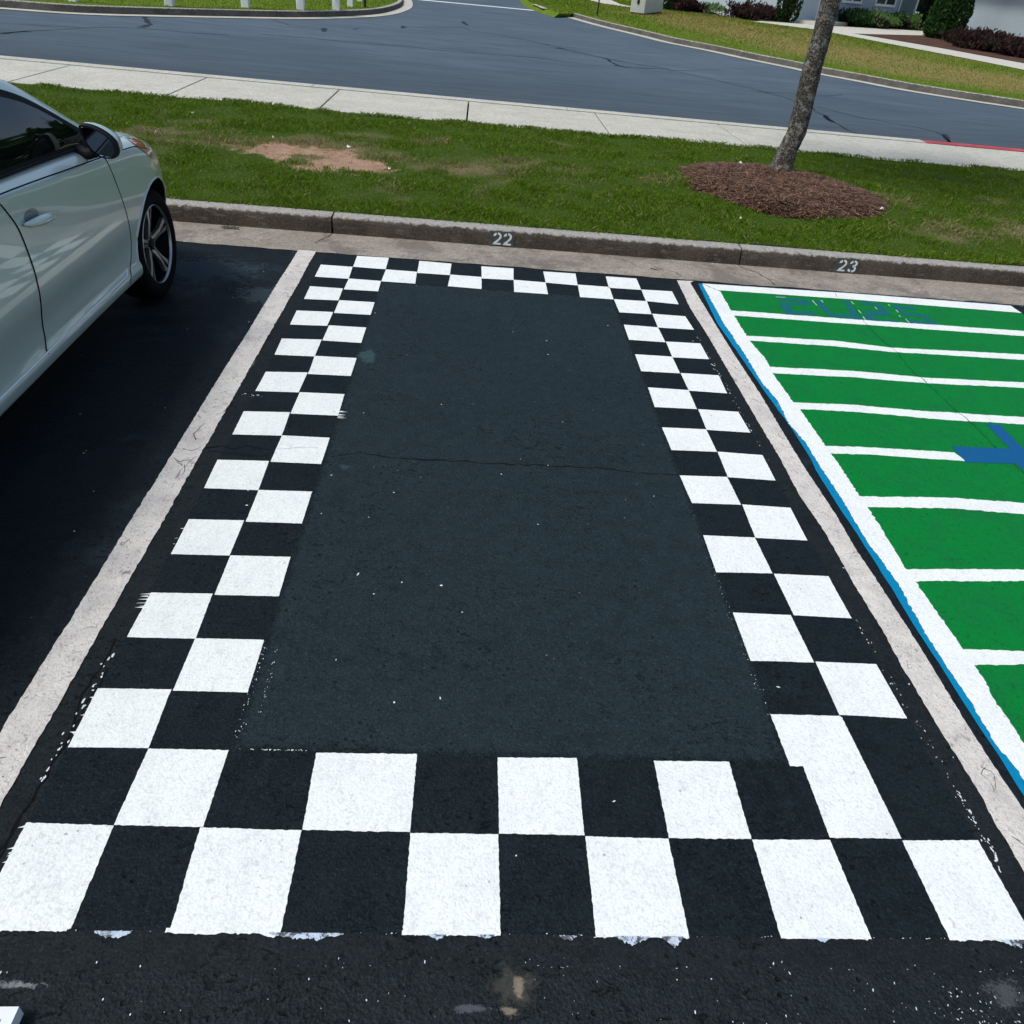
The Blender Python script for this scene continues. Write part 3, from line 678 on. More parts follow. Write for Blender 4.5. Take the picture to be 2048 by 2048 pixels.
for txt, x0, dx in (('22', .186, .079), ('23', 2.932, .086)):
    r_ = empty('stall_number', (x0+.07, 5.976, 0), 'white stencilled number %s on the kerb face %s' % (txt, 'above the checkered stall' if txt == '22' else 'above the green stall'), 'stall number', 'stencilled stall numbers')
    bb = MB(); P = rough([(x0-.025, .008), (x0+.165, .008), (x0+.165, .118), (x0-.025, .118)], .01, .004, 40, 3)
    bb.add([(x, 5.9772, z) for x, z in P], [tuple(range(len(P)))])
    bb.build('number_panel', plain('dull teal backing', (.085, .09, .08), .85, var=.4, vs=30), r_)
    for i, ch in enumerate(txt):
        bb = MB(); digit(bb, int(ch), x0+i*dx, .018, .064, .09); bb.build('digit', M_white, r_)
# ---------------------------------------------------------------- lawns
def pip(X, Y, P):
    ins = np.zeros(len(X), bool); n = len(P)
    for i in range(n):
        x0, y0 = P[i][:2]; x1, y1 = P[(i+1) % n][:2]
        c = ((y0 > Y) != (y1 > Y)); 
        with np.errstate(divide='ignore', invalid='ignore'):
            ins ^= c & (X < (x1-x0)*(Y-y0)/(y1-y0+1e-12)+x0)
    return ins
def dpoly(X, Y, P):
    d = np.full(len(X), 1e9)
    for (x0, y0), (x1, y1) in zip([p[:2] for p in P[:-1]], [p[:2] for p in P[1:]]):
        L2 = (x1-x0)**2+(y1-y0)**2; t = np.clip(((X-x0)*(x1-x0)+(Y-y0)*(y1-y0))/L2, 0, 1)
        d = np.minimum(d, np.hypot(X-x0-t*(x1-x0), Y-y0-t*(y1-y0)))
    return d
_pw = rng.uniform(0, 6.28, (40, 2)); _pk = rng.normal(0, 1, (40, 2))
def fnoise(X, Y, s, seed=0):          # smooth random field, about -1..1
    o = np.zeros(len(X)); r2 = np.random.default_rng(seed)
    K = r2.normal(0, 1, (26, 2))*s; ph = r2.uniform(0, 6.28, 26); A = 1/np.sqrt(13)
    for k, p_ in zip(K, ph): o += A*np.sin(X*k[0]+Y*k[1]+p_)
    return o
def soil(X, Y):                        # bare red patch in the near strip
    e1 = 1-np.hypot((X+1.80)/.62, (Y-8.13)/.36); e2 = 1-np.hypot((X+1.2)/.50, (Y-7.65)/.28); e3 = (1-np.hypot((X+.65)/.3, (Y-7.85)/.15))*.1
    e = np.maximum(e1, e2)
    return (e > -.25)*np.clip(.36+1.35*e+.30*fnoise(X, Y, 6, 3)+.30*fnoise(X, Y, 22, 4), 0, 1)
def dry(X, Y):
    a = .62*(1-np.hypot((X-.1)/1.2, (Y-7.9)/.6)); a2 = 1-np.hypot((X+1.9)/1.5, (Y-8.2)/.8); a3 = 1-np.hypot((X-5.4)/1.3, (Y-7.3)/.6)
    return np.clip(.02+.85*np.maximum(np.maximum(a, a2), a3*.8)+.30*fnoise(X, Y, 3.2, 8)+.22*fnoise(X, Y, 9, 9), 0, 1)
def hgt(X, Y): return .122+.026*(Y-6.115)/4.2+.012*fnoise(X, Y, 1.1, 5)+.006*fnoise(X, Y, 6, 6)
nx, ny = 480, 90
gx = np.linspace(-13, 15, nx); gy = np.linspace(6.112, 10.31, ny)
XX, YY = np.meshgrid(gx, gy); X = XX.ravel(); Y = YY.ravel()
Z = hgt(X, Y)-.012*soil(X, Y); Z[Y < 6.14] = .118
idx = np.arange(nx*ny).reshape(ny, nx)
Fq = np.stack([idx[:-1, :-1].ravel(), idx[:-1, 1:].ravel(), idx[1:, 1:].ravel(), idx[1:, :-1].ravel()], 1)
t = NT('turf soil')
s_ = t.attr('soil'); gcol = t.mix(t.ramp(t.noise(40, 5, .7), [(.35, 0.), (.65, 1.)]), (.028, .050, .006), (.060, .105, .012))
gcol = t.mix(t.attr('dry'), gcol, (.17, .145, .075))
sc_ = t.mix(t.ramp(t.noise(12, 6, .7), [(.35, 0.), (.65, 1.)]), (.29, .17, .105), (.43, .29, .20))
sc_ = t.mix(t.ramp(t.noise(90, 4, .7), [(.55, 0.), (.7, .6)]), sc_, (.16, .09, .05))
t.set('Base Color', t.mix(t.ramp(s_, [(.15, 0.), (.6, 1.)]), gcol, sc_)); t.set('Roughness', .95); t.set('Specular IOR Level', .1)
t.set('Normal', t.bump(t.noise(60, 6, .7), .012)); M_soil = t.m
o = npmesh('grass_verge', np.stack([X, Y, Z], 1), Fq, M_soil, attr={'soil': soil(X, Y), 'dry': dry(X, Y)}, smooth=True); o['kind'] = S

def grass_mat(name, g1, g2, tan):
    t = NT(name)
    c = t.mix(t.attr('v'), g1, g2); c = t.mix(t.attr('d'), c, tan)
    t.set('Base Color', c); t.set('Roughness', .7); t.set('Specular IOR Level', .06)
    # thin leaves let some light through
    tr = t.n.new('ShaderNodeBsdfTranslucent'); t.l.new(c, tr.inputs[0]); mx = t.n.new('ShaderNodeMixShader'); mx.inputs[0].default_value = .35
    t.l.new(t.b.outputs[0], mx.inputs[1]); t.l.new(tr.outputs[0], mx.inputs[2]); t.l.new(mx.outputs[0], t.n['Material Output'].inputs[0])
    return t.m
def blades(name, X, Y, Z, h, wd, dr, mat, lean=.5):
    n = len(X); a = rng.uniform(0, 6.283, n); la = rng.uniform(0, 6.283, n); ll = h*rng.uniform(.1, 1, n)*lean
    hx, hy = np.cos(a)*wd/2, np.sin(a)*wd/2
    mxp, myp = X+np.cos(la)*ll*.35, Y+np.sin(la)*ll*.35
    V = np.stack([np.stack([X-hx, Y-hy, Z], 1), np.stack([X+hx, Y+hy, Z], 1),
                  np.stack([mxp+hx*.8, myp+hy*.8, Z+h*.6], 1), np.stack([X+np.cos(la)*ll, Y+np.sin(la)*ll, Z+h*.95], 1)], 1).reshape(-1, 3)
    Fc = np.arange(4*n).reshape(n, 4)
    v = np.repeat(rng.uniform(0, 1, n), 4); d = np.repeat(dr, 4)
    o = npmesh(name, V, Fc, mat, attr={'v': v, 'd': d}); o['kind'] = 'stuff'; return o
M_gr = grass_mat('grass blades', (.072, .158, .006), (.165, .285, .014), (.36, .31, .15))
N = 420000
X = rng.uniform(-7.5, 9, N); Y = 6.10+4.2*rng.uniform(0, 1, N)**1.15
MUL = (3.13, 8.17, 1.02, 1.08)           # mulch ring centre and radii
dm = np.hypot((X-MUL[0])/MUL[2], (Y-MUL[1])/MUL[3])+.06*fnoise(X, Y, 5, 12)
s_ = soil(X, Y); keep = (rng.uniform(0, 1, N) > np.clip((s_-.18)*1.45, 0, .97)) & (dm > .97)
X, Y, s_ = X[keep], Y[keep], s_[keep]; dd = dry(X, Y)
n = len(X); clump = np.clip(.75+.35*fnoise(X, Y, 8, 21), .35, 1.3)
h = (.022+.026*rng.uniform(0, 1, n))*clump*(1-.35*s_)
dr = np.clip((rng.uniform(0, 1, n) < dd*.85)*rng.uniform(.5, 1, n)+dd*.25+rng.uniform(0, .12, n)+.9*(rng.uniform(0, 1, n) < .06), 0, 1)
blades('grass', X, Y, hgt(X, Y)-.004, h, rng.uniform(.003, .006, n), dr, M_gr, 1.1)
# longer fringe over the kerb and the sidewalk edge
n = 16000
X = rng.uniform(-7.5, 9, n); e = rng.uniform(0, 1, n) < .5
Y = np.where(e, 6.118+np.abs(rng.normal(0, .015, n)), 10.285-np.abs(rng.normal(0, .02, n)))
ok = rng.uniform(0, 1, n) < .5+.5*fnoise(X, Y, 6, 30); X, Y = X[ok], Y[ok]; n = len(X)
blades('grass', X, Y, hgt(X, Y)-.002, rng.uniform(.03, .055, n), rng.uniform(.003, .006, n), rng.uniform(0, .5, n)*(rng.uniform(0, 1, n) < .5), M_gr, 1.5)

# dark rooted edge of the turf along the kerb
V, f_ = ribbon(wiggle([(-13, 6.135), (15, 6.135)], .03, .006), .05, .1275); b = MB(); b.add(V, f_)
o = b.build('turf_edge', plain('turf edge soil', (.018, .015, .009), .95, vs=40, var=.5)); o['kind'] = S

# ---------------------------------------------------------------- sidewalk and its thin road kerb
b = MB()
xs = [-12.52+1.775*k for k in range(17)]
for a, c in zip(xs[:-1], xs[1:]): b.box((a+.010, 10.30, .0), (c-.010, 11.955, .152))
b.box((-13, 10.31, -.04), (15.8, 11.96, .128), 1)
o = b.build('sidewalk', [M_walk, M_crack]); o['kind'] = S
bv = o.modifiers.new('b', 'BEVEL'); bv.width = .006; bv.segments = 2
b = MB(); ks = [-13.0]+[-12.9+3.55*k for k in range(9)]
xr = g(1858, 288, .15).x
for a, c in zip(ks[:-1], ks[1:]):
    if a < xr < c: b.box((a+.005, 12.0, -.05), (xr, 12.23, .155)); b.box((xr, 12.0, -.05), (c-.005, 12.23, .155), 1)
    else: b.box((a+.005, 12.0, -.05), (c-.005, 12.23, .155), 1 if a > xr else 0)
o = b.build('kerb', [M_walk, plain('faded red kerb paint', (.42, .07, .08), .7, vs=5, var=.3)]); o['kind'] = S

# ---------------------------------------------------------------- pine straw ring
b = MB(); n = 40; rr = [1.0, .93, .8, .6, .35, .12]; hh = [0, .022, .045, .06, .07, .078]
V = [];
for r_, h_ in zip(rr, hh):
    for k in range(n):
        a = 2*math.pi*k/n; x = MUL[0]+MUL[2]*r_*math.cos(a); y = MUL[1]+MUL[3]*r_*math.sin(a)
        V.append((x, y, float(hgt(np.array([x]), np.array([y]))[0])+h_-.004+.012*noise.noise(Vector((x*5, y*5, 0)))))
b.add(V, [(i*n+k, i*n+(k+1) % n, (i+1)*n+(k+1) % n, (i+1)*n+k) for i in range(5) for k in range(n)]+[tuple(range(5*n, 6*n))])
M_must = plain('mulch bed base', (.070, .034, .022), .95, vs=30, var=.5, bump=.02, bs=90)
r_mul = b.build('mulch', M_must, smooth=True); r_mul['kind'] = 'stuff'
bvh_m = BVHTree.FromPolygons([tuple(v) for v in b.v], b.f)
n = 13000
a = rng.uniform(0, 6.283, n); q = np.sqrt(rng.uniform(0, 1, n))*1.0+rng.normal(0, .012, n)
X = MUL[0]+MUL[2]*q*np.cos(a); Y = MUL[1]+MUL[3]*q*np.sin(a)
Z = np.interp(np.clip(q, 0, 1), rr[::-1], hh[::-1])+hgt(X, Y)
V = np.zeros((n, 8, 3)); th = rng.uniform(0, 6.283, n); L = rng.uniform(.05, .16, n); cv = rng.normal(0, 1.1, n)
for j in range(4):
    s = (j/3-.5); ang = th+cv*s; cx = X+L*s*np.cos(th+cv*s*.5); cy = Y+L*s*np.sin(th+cv*s*.5)
    wd = .0030
    zz = Z+.004+.014*rng.uniform(0, 1, n)*(1-abs(s))+rng.uniform(0, .006, n)
    V[:, 2*j] = np.stack([cx-np.sin(ang)*wd, cy+np.cos(ang)*wd, zz], 1); V[:, 2*j+1] = np.stack([cx+np.sin(ang)*wd, cy-np.cos(ang)*wd, zz+.001], 1)
base = np.arange(n)*8
Fc = np.concatenate([np.stack([base+2*j, base+2*j+2, base+2*j+3, base+2*j+1], 1) for j in range(3)])
t = NT('pine straw'); t.set('Base Color', t.mix(t.attr('v'), (.045, .021, .010), (.33, .175, .095))); t.set('Roughness', .8)
o = npmesh('pine_straw', V.reshape(-1, 3), Fc, t.m, attr={'v': np.repeat(rng.uniform(0, 1, n)**2.2, 8)}); o['kind'] = 'stuff'

# little pale chips, leaves and bits of litter on the verge
M_chip = plain('pale litter', (.70, .68, .62), .7)
def chip(px, py, s, label, z=.155):
    p = g(px, py, z); b = MB(); n = 6; V = []
    th = random.uniform(0, 3)
    for k in range(n):
        a_ = 2*math.pi*k/n; x = s*math.cos(a_)*random.uniform(.8, 1.2); y = s*.5*math.sin(a_)
        V.append((p.x+x*math.cos(th)-y*math.sin(th), p.y+x*math.sin(th)+y*math.cos(th), z+.012+.010*math.cos(a_*2)))
    V += [(v[0], v[1], v[2]+.004) for v in V]
    b.add(V, [tuple(range(n-1, -1, -1)), tuple(range(n, 2*n))]+[(k, (k+1) % n, n+(k+1) % n, n+k) for k in range(n)])
    tag(b.build('litter_scrap', M_chip, loc=p), label, 'litter', 'scraps of litter in the grass')
chip(698, 296, .034, 'white paper scrap at the right end of the bare red soil patch')
chip(547, 277, .022, 'small white scrap near the top of the bare red soil patch')
chip(779, 340, .022, 'small pale scrap below the right end of the bare red soil patch')
chip(312, 267, .020, 'tiny pale scrap in the grass just beyond the car headlight')
chip(385, 228, .016, 'tiny pale scrap in the grass beyond the car near the sidewalk')
chip(1479, 328, .045, 'cream leaf on the pine straw left of the tree trunk', .20)
chip(1481, 439, .016, 'tiny white scrap in the grass in front of the pine straw')
chip(1763, 420, .035, 'white curled leaf at the right edge of the pine straw', .17)
p = g(457, 453, .02); b = MB()
for k in range(5):
    x = p.x-.05+.025*k; b.prism([(x, p.y-.008), (x+.022, p.y-.011), (x+.026, p.y+.006), (x+.004, p.y+.01)], .0125, .022+.004*(k % 2))
tag(b.build('dead_leaf', plain('dead leaf', (.16, .145, .11), .9, vs=50), loc=p), 'curled dead leaf lying in the gutter beside the silver car', 'leaf')

# ---------------------------------------------------------------- young tree
tp = [onplane(x, y, Vector((0, 8.86, 0)), Vector((1, 8.86, 0))) for x, y in ((1559.5, 346), (1567, 322), (1577, 297), (1593.5, 265), (1607, 212), (1618, 165), (1625.5, 132), (1640, 85), (1650, 45), (1662.5, 0))]
tr = [.132, .112, .103, .101, .097, .096, .095, .092, .092, .092]
tp[0] = Vector((tp[0].x, 8.86, .14))
top = tp[-1]
tp += [top+Vector((.02, .02, .5)), top+Vector((-.02, .0, 1.2)), top+Vector((.05, .05, 2.1)), top+Vector((.0, .1, 3.1))]; tr += [.085, .07, .045, .015]
tree = empty('shade_tree', (tp[0].x, 8.86, .14), 'young tree with a slightly leaning grey bark trunk in a ring of brown pine straw', 'tree')
V = []; b = MB(); n = 28; Q = []; QR = []
for i in range(len(tp)-1):
    for j in range(10): Q.append(tp[i].lerp(tp[i+1], j/10)); QR.append(tr[i]+(tr[i+1]-tr[i])*j/10)
Q.append(tp[-1]); QR.append(tr[-1])
for i, (p, r_) in enumerate(zip(Q, QR)):
    fl = 1+.45*max(0, 1-(p.z-.14)/.14)**2
    for k in range(n):
        a = 2*math.pi*k/n; d = Vector((math.cos(a), math.sin(a), 0))
        rr_ = r_*fl*(1+.05*noise.noise(Vector((math.cos(a)*2, math.sin(a)*2, p.z*2.5)))+.045*noise.noise(Vector((math.cos(a)*7, math.sin(a)*7, p.z*14))))
        V.append(p+d*rr_)
b.add(V, [(i*n+k, i*n+(k+1) % n, (i+1)*n+(k+1) % n, (i+1)*n+k) for i in range(len(Q)-1) for k in range(n)])
limbs = []
for k in range(9):
    z0 = top.z+.7+.25*k; a = k*2.4; p0 = Vector((top.x, 8.88, z0)); L = 1.5-.1*k
    p1 = p0+Vector((math.cos(a)*L*.5, math.sin(a)*L*.5, .35*L)); p2 = p0+Vector((math.cos(a)*L, math.sin(a)*L, .9*L))
    b.tube([p0, p1, p2], [.035, .025, .01], 7); limbs += [p1, p2, (p1+p2)/2]
t = NT('tree bark')
mp = t.mapping(scale=(70, 70, 34)); v = t.vor(1.0, 'DISTANCE_TO_EDGE', vec=mp); nn_ = t.noise(30, 6, .7)
c = t.mix(t.ramp(v, [(.02, 0.), (.22, 1.)]), (.030, .025, .018), (.135, .122, .098))
c = t.mix(t.ramp(t.noise(15, 6, .7), [(.50, 0.), (.60, .85)]), c, (.30, .29, .26))
c = t.mix(t.ramp(t.noise(60, 4, .7), [(.56, 0.), (.64, .8)]), c, (.34, .32, .28))
c = t.mix(t.ramp(t.noise(4, 4, .7), [(.55, 0.), (.65, .6)]), c, (.05, .045, .038))
t.set('Base Color', c); t.set('Roughness', .95); t.set('Specular IOR Level', .1)
t.set('Normal', t.bump(t.math('ADD', t.math('MULTIPLY', t.ramp(v, [(0., 0.), (.3, 1.)]), .5), nn_), .014)); M_bark = t.m
b.build('trunk', M_bark, tree, smooth=True)
def leaves(name, centres, per, spread, size, mat, parent, flat=.6):
    cs = np.array([list(c) for c in centres]); k = len(cs)
    P = np.repeat(cs, per, 0)+rng.normal(0, 1, (k*per, 3))*np.array(spread)
    n = len(P); a = rng.normal(0, 1, (n, 3)); a /= np.linalg.norm(a, axis=1)[:, None]; c_ = np.cross(a, rng.normal(0, 1, (n, 3))); c_ /= np.linalg.norm(c_, axis=1)[:, None]
    s = size*rng.uniform(.6, 1.3, n)[:, None]
    V = np.stack([P-a*s, P+c_*s*flat, P+a*s, P-c_*s*flat], 1).reshape(-1, 3)
    return npmesh(name, V, np.arange(4*n).reshape(n, 4), mat, parent, attr={'v': np.repeat(rng.uniform(0, 1, n), 4), 'd': np.zeros(4*n)})
M_leaf = grass_mat('tree leaves', (.03, .07, .012), (.06, .12, .02), (.1, .1, .05))
leaves('crown', limbs+[q+Vector((0, 0, .3)) for q in limbs[::2]], 150, (.28, .28, .25), .045, M_leaf, tree)

# ---------------------------------------------------------------- far lawns and kerbs
def smooth_curve(P, sub=8):
    P = [Vector(p[:2]) for p in P]; out = []
    for i in range(len(P)-1):
        p0, p1, p2, p3 = P[max(i-1, 0)], P[i], P[i+1], P[min(i+2, len(P)-1)]
        for j in range(sub):
            t = j/sub; out.append(.5*((2*p1)+(p2-p0)*t+(2*p0-5*p1+4*p2-p3)*t*t+(3*p1-p0-3*p2+p3)*t**3))
    return out+[P[-1]]
def offset(P, d):
    out = []
    for i in range(len(P)):
        t = (P[min(i+1, len(P)-1)]-P[max(i-1, 0)]).normalized(); out.append(P[i]+Vector((-t.y, t.x))*d)
    return out
def strip(b, A, Bc, za, zb, mi=0):
    n = len(A); V = [(p.x, p.y, za) for p in A]+[(p.x, p.y, zb) for p in Bc]
    b.add(V, [(i, i+1, n+i+1, n+i) for i in range(n-1)], mi)
def far_kerb(foot, sgn, gut_w, h=.15, w_=.16):
    b = MB(); gout = offset(foot, -sgn*gut_w); lip = offset(foot, sgn*.02); back = offset(foot, sgn*w_)
    strip(b, gout, foot, .012, .010, 1); strip(b, foot, lip, .010, h-.012, 0); strip(b, lip, offset(foot, sgn*.035), h-.012, h, 0)
    strip(b, offset(foot, sgn*.035), back, h, h, 0); strip(b, back, back, h, -.05, 0)
    o = b.build('kerb', [M_fkerb, M_walk]); o['kind'] = S; return back
def lawn_mat(name, g1, g2, tan):
    t = NT(name)
    c = t.mix(t.ramp(t.noise(1.1, 6, .7, vec=t.mapping(rot=(0, 0, R(38)), scale=(.5, 1.5, 1))), [(.3, 0.), (.7, 1.)]), g1, g2)
    dn = t.math('ADD', t.attr('dry'), t.math('MULTIPLY', t.math('SUBTRACT', t.noise(1.6, 7, .72, vec=t.mapping(rot=(0, 0, R(38)), scale=(.5, 1.6, 1))), .5), 1.3))
    c = t.mix(t.ramp(dn, [(.3, 0.), (.75, .95)]), c, tan)
    c = t.mix(t.ramp(t.noise(25, 5, .7), [(.55, 0.), (.75, .5)]), c, tuple(x*.55 for x in g1))
    t.set('Base Color', c); t.set('Roughness', .95); t.set('Specular IOR Level', .1); t.set('Normal', t.bump(t.noise(18, 6, .75), .05)); return t.m
M_lawn = lawn_mat('far lawn', (.10, .165, .012), (.155, .225, .022), (.27, .225, .075))
def lawn(poly, z, dryf, step=1.0, name='lawn'):
    P = [Vector(p[:2]) for p in poly]; n = len(P)
    xs_ = [p.x for p in P]; ys_ = [p.y for p in P]
    gx = np.arange(min(xs_), max(xs_), step); gy = np.arange(min(ys_), max(ys_), step); A, Bq = np.meshgrid(gx, gy); A = A.ravel()+.01; Bq = Bq.ravel()+.01
    k = pip(A, Bq, P) & (dpoly(A, Bq, P+[P[0]]) > step*.4)
    pts = P+[Vector((x, y)) for x, y in zip(A[k], Bq[k])]
    vs_, _, fs_, *_r = geometry.delaunay_2d_cdt(pts, [(i, (i+1) % n) for i in range(n)], [], 1, 1e-5)
    V = np.array([(v.x, v.y, z) for v in vs_]); b = MB(); b.add(V, [tuple(f) for f in fs_])
    o = b.build(name, M_lawn); at = o.data.attributes.new('dry', 'FLOAT', 'POINT'); at.data.foreach_set('value', dryf(V[:, 0], V[:, 1]).astype(np.float32)); o['kind'] = S
    return o
z6 = lambda *p: zm(1340, 0, 4.735, *p)
z5 = lambda *p: zm(1640, 0, 4.735, *p)
z3 = lambda *p: zm(1000, 0, 4.83, *p)
z2 = lambda *p: zm(1024, 0, 1.887, *p)
foot = [(1143, 33.5), (1207, 51.5), (1290, 71.5), (1346, 85.5), (1425, 101), (1509, 119), (1593, 136), (1641, 146.5), (1725, 162), (1808, 178), (1925, 197), (2048, 215.5), (2250, 246), (2480, 280)]
foot = smooth_curve([g(x, y, .01) for x, y in foot])
# order runs towards the camera-right; the lawn lies on its left-hand side
back = far_kerb(foot, 1, .42)
left_edge = [g(x, y, .15) for x, y in ((1060, 6), (1088, 17), (1118, 27))]
far_l = g(1045, -12, .15)
LP = [(far_l.x, far_l.y)]+[(p.x, p.y) for p in left_edge]+[(p.x, p.y) for p in back]+[(60, back[-1].y), (90, 30), (90, 130), (far_l.x+6, 130)]
kc = [p for p in back]
def dryR(X, Y):
    d = dpoly(X, Y, kc); dist = np.hypot(X, Y)
    return np.clip((X-5)/4, 0, 1)*np.clip(1.0*np.exp(-((d-.17*dist)/(.12*dist))**2), 0, 1)
lawn(LP, .148, dryR, 1.2)
sk = [Vector(LP[0])]+[Vector((p.x, p.y)) for p in left_edge]+[Vector(back[0][:2])]
so_ = offset(sk, -.30); so_[-1] = Vector(foot[0][:2]); b = MB(); strip(b, so_, sk, .004, .1485); o = b.build('lawn', M_lawn); o['kind'] = S

# island lawn on the far left
ft = [(-420, -5), (-200, 2), (0, 14.5), (150, 25), (300, 29.5), (500, 33.5), (600, 34.5), (680, 33), (740, 29.5), (775, 24), (800, 15), (806, 6), (802, -4), (780, -14)]
ft = smooth_curve([g(x, y, .01) for x, y in ft])
back2 = far_kerb(ft, 1, .38)
e = back2[-1]
lawn([(p.x, p.y) for p in back2]+[(e.x-6, 110), (-70, 110), (-70, back2[0].y)], .148, lambda X, Y: np.full(len(X), -.05), 1.5)
# coarse tufts so that the far lawns have a nap
low = [(1507, 43.3), (1632, 58.9), (1660, 64.4), (1813, 94), (1925, 115), (2048, 139.5), (2300, 188)]
NOTUFT = [[tuple(g(x, y+1.2, .165)[:2]) for x, y in low]]
NOTUFT[0] += [(150, NOTUFT[0][-1][1]), (150, 160), (NOTUFT[0][0][0], 160)]
NOTUFT.append([tuple(g(x, y, .165)[:2]) for x, y in ((1160, -7), (1178, 0.6), (1205, 7.6), (1271, 16.8), (1269, 14), (1240, 7.6), (1222, -1), (1216, -7))])
def tufts(poly, n, box, dryf, mat):
    X = rng.uniform(box[0], box[2], n); Y = box[1]+(box[3]-box[1])*rng.uniform(0, 1, n)**1.7; k = pip(X, Y, poly); k[k] = ~np.any([pip(X[k], Y[k], q) for q in NOTUFT], axis=0) if NOTUFT else True; X, Y = X[k], Y[k]; n = len(X)
    dd = dryf(X, Y)+.35*fnoise(X, Y, 1.2, 44); dr = np.clip(dd*rng.uniform(.3, 1.2, n), 0, 1)
    sz = np.clip(Y/25, .8, 2)
    blades('grass', X, Y, np.full(n, .145), rng.uniform(.03, .055, n)*sz, rng.uniform(.008, .016, n)*sz, dr, mat, 1.4)
M_gf = grass_mat('far grass blades', (.10, .18, .010), (.17, .25, .022), (.33, .27, .09))
tufts(LP, 170000, (-3, 17, 32, 62), dryR, M_gf)
tufts([(p.x, p.y) for p in back2]+[(e.x-6, 60), (-30, 60), (-30, back2[0].y)], 60000, (-20, 17, -2, 40), lambda X, Y: np.zeros(len(X)), M_gf)

# stop line, small far kerb, paths
A, B2 = g(835, -1, 0), g(1091, 23, 0)
dv = (B2-A).normalized(); nn_ = Vector((-dv.y, dv.x, 0))*.28
o = sheet('stop_line', [[(A-nn_)[:2], (B2-nn_)[:2], (B2+nn_)[:2], (A+nn_)[:2]]], .006, M_white); tag(o, 'white stop line across the side street beyond the bend', 'stop line')
b = MB(); q = [g(x, y, .15) for x, y in z3((330, 45), (385, 65), (435, 88))]
for i in range(2): 
    V, f_ = ribbon([q[i][:2], q[i+1][:2]], .25, .17); b.add(V, f_)
o = b.build('kerb', M_walk); o['kind'] = S
low = [(1507, 43.3), (1632, 58.9), (1660, 64.4), (1813, 94), (1925, 115), (2048, 139.5), (2300, 188)]
upp = [(2300, 171), (2048, 126.7), (1889, 97.5), (1792, 81), (1706.5, 67), (1758, 68.6), (1845, 70.7), (1846, 68), (1859.6, 67.6), (1859.6, 62.5), (1663, 52), (1633, 49.6), (1521, 42)]
o = sheet('path', [[tuple(g(x, y, .165)[:2]) for x, y in low+upp]], .165, M_path); o['kind'] = S
pth = [g(x, y, .165) for x, y in ((1160, -7), (1178, 0), (1205, 7), (1271, 16), (1269, 14.3), (1240, 8), (1222, 0), (1216, -7))]
o = sheet('path', [[tuple(p[:2]) for p in pth]], .165, M_path); o['kind'] = S
bed = [(1706.5, 66), (1792, 80.2), (1889, 96.7), (2048, 125.9), (2300, 170), (2300, 130), (2048, 98), (1902, 66), (1860, 66), (1846, 72), (1758, 69)]
o = sheet('mulch_bed', [[tuple(g(x, y, .160)[:2]) for x, y in bed]], .160, plain('reddish mulch', (.085, .045, .03), .95, vs=2, var=.4, bump=.03, bs=12)); o['kind'] = S
bed2 = [(1340, 21), (1400, 30), (1470, 37), (1580, 45), (1632, 50), (1632, 44), (1580, 38), (1470, 28), (1340, 14)]
o = sheet('mulch_bed', [[tuple(g(x, y, .157)[:2]) for x, y in bed2]], .157, plain('dark mulch', (.05, .035, .025), .95, vs=2, var=.4)); o['kind'] = S
bed3 = [(1690, 53), (1760, 58), (1860, 63), (1860, 56), (1830, 48), (1690, 44)]
o = sheet('mulch_bed', [[tuple(g(x, y, .157)[:2]) for x, y in bed3]], .157, plain('brown mulch', (.075, .04, .027), .95, vs=2, var=.4)); o['kind'] = S

# tar seams and sealed cracks on the road
b = MB()
def seam(P, w_=.06):
    P = gp(P); Q = wiggle([Vector(p) for p in P], .25, .03); n = len(Q)
    V, f_ = ribbon(Q, [w_*.95*random.uniform(.5, 1.4) for _ in Q], .006); b.add(V, f_)
z1 = lambda *p: zm(0, 0, 3.864, *p)
zb = lambda *p: zm(500, 0, 3.864, *p)
seam(z1((0, 262), (100, 250), (230, 240), (420, 232), (640, 218), (850, 210), (1010, 215), (1240, 232), (1480, 255), (1770, 272)), .05)
seam(z1((20, 260), (100, 250), (230, 243)), .14)
seam(z1((180, 185), (430, 203), (620, 212)), .03)
seam(z1((1108, 122), (1135, 160), (1165, 188), (1080, 212)), .14)
seam(zb((90, 265), (330, 285), (640, 312), (870, 333), (1200, 358), (1500, 390), (1932, 425)), .04)
seam(zb((180, 155), (310, 198), (480, 215), (560, 225)), .05); seam(zb((565, 218), (570, 245)), .12); seam(zb((790, 225), (840, 220)), .10)
seam(zb((1165, 218), (1195, 210), (1175, 200)), .12); seam(zb((1190, 208), (1640, 212), (1700, 235), (1932, 270)), .04); seam(zb((1645, 165), (1675, 195)), .12)
seam(z3((0, 340), (200, 380), (280, 392), (430, 428), (600, 468), (830, 520), (1010, 560), (1300, 620), (1480, 640), (1640, 668)), .045)
seam(z3((430, 430), (470, 430)), .12); seam(z3((560, 470), (610, 465)), .13)
seam(z3((0, 532), (200, 545), (370, 560), (550, 585)), .04)
seam(z3((1010, 560), (1040, 570), (1090, 605), (1140, 632), (1230, 658), (1500, 662)), .06); seam(z3((1100, 632), (1160, 636)), .14)
seam(z2((190, 187), (350, 222), (400, 248), (580, 262)), .035)
seam(z2((350, 222), (600, 265), (930, 340), (1075, 382)), .03); seam(z2((590, 268), (780, 262)), .025)
seam(z2((925, 345), (1050, 352), (1130, 358), (1190, 362), (1245, 357)), .035)
seam(z2((1128, 405), (1140, 420), (1180, 435), (1212, 462), (1270, 492), (1340, 515)), .05); seam(z2((1180, 435), (1212, 462)), .10)
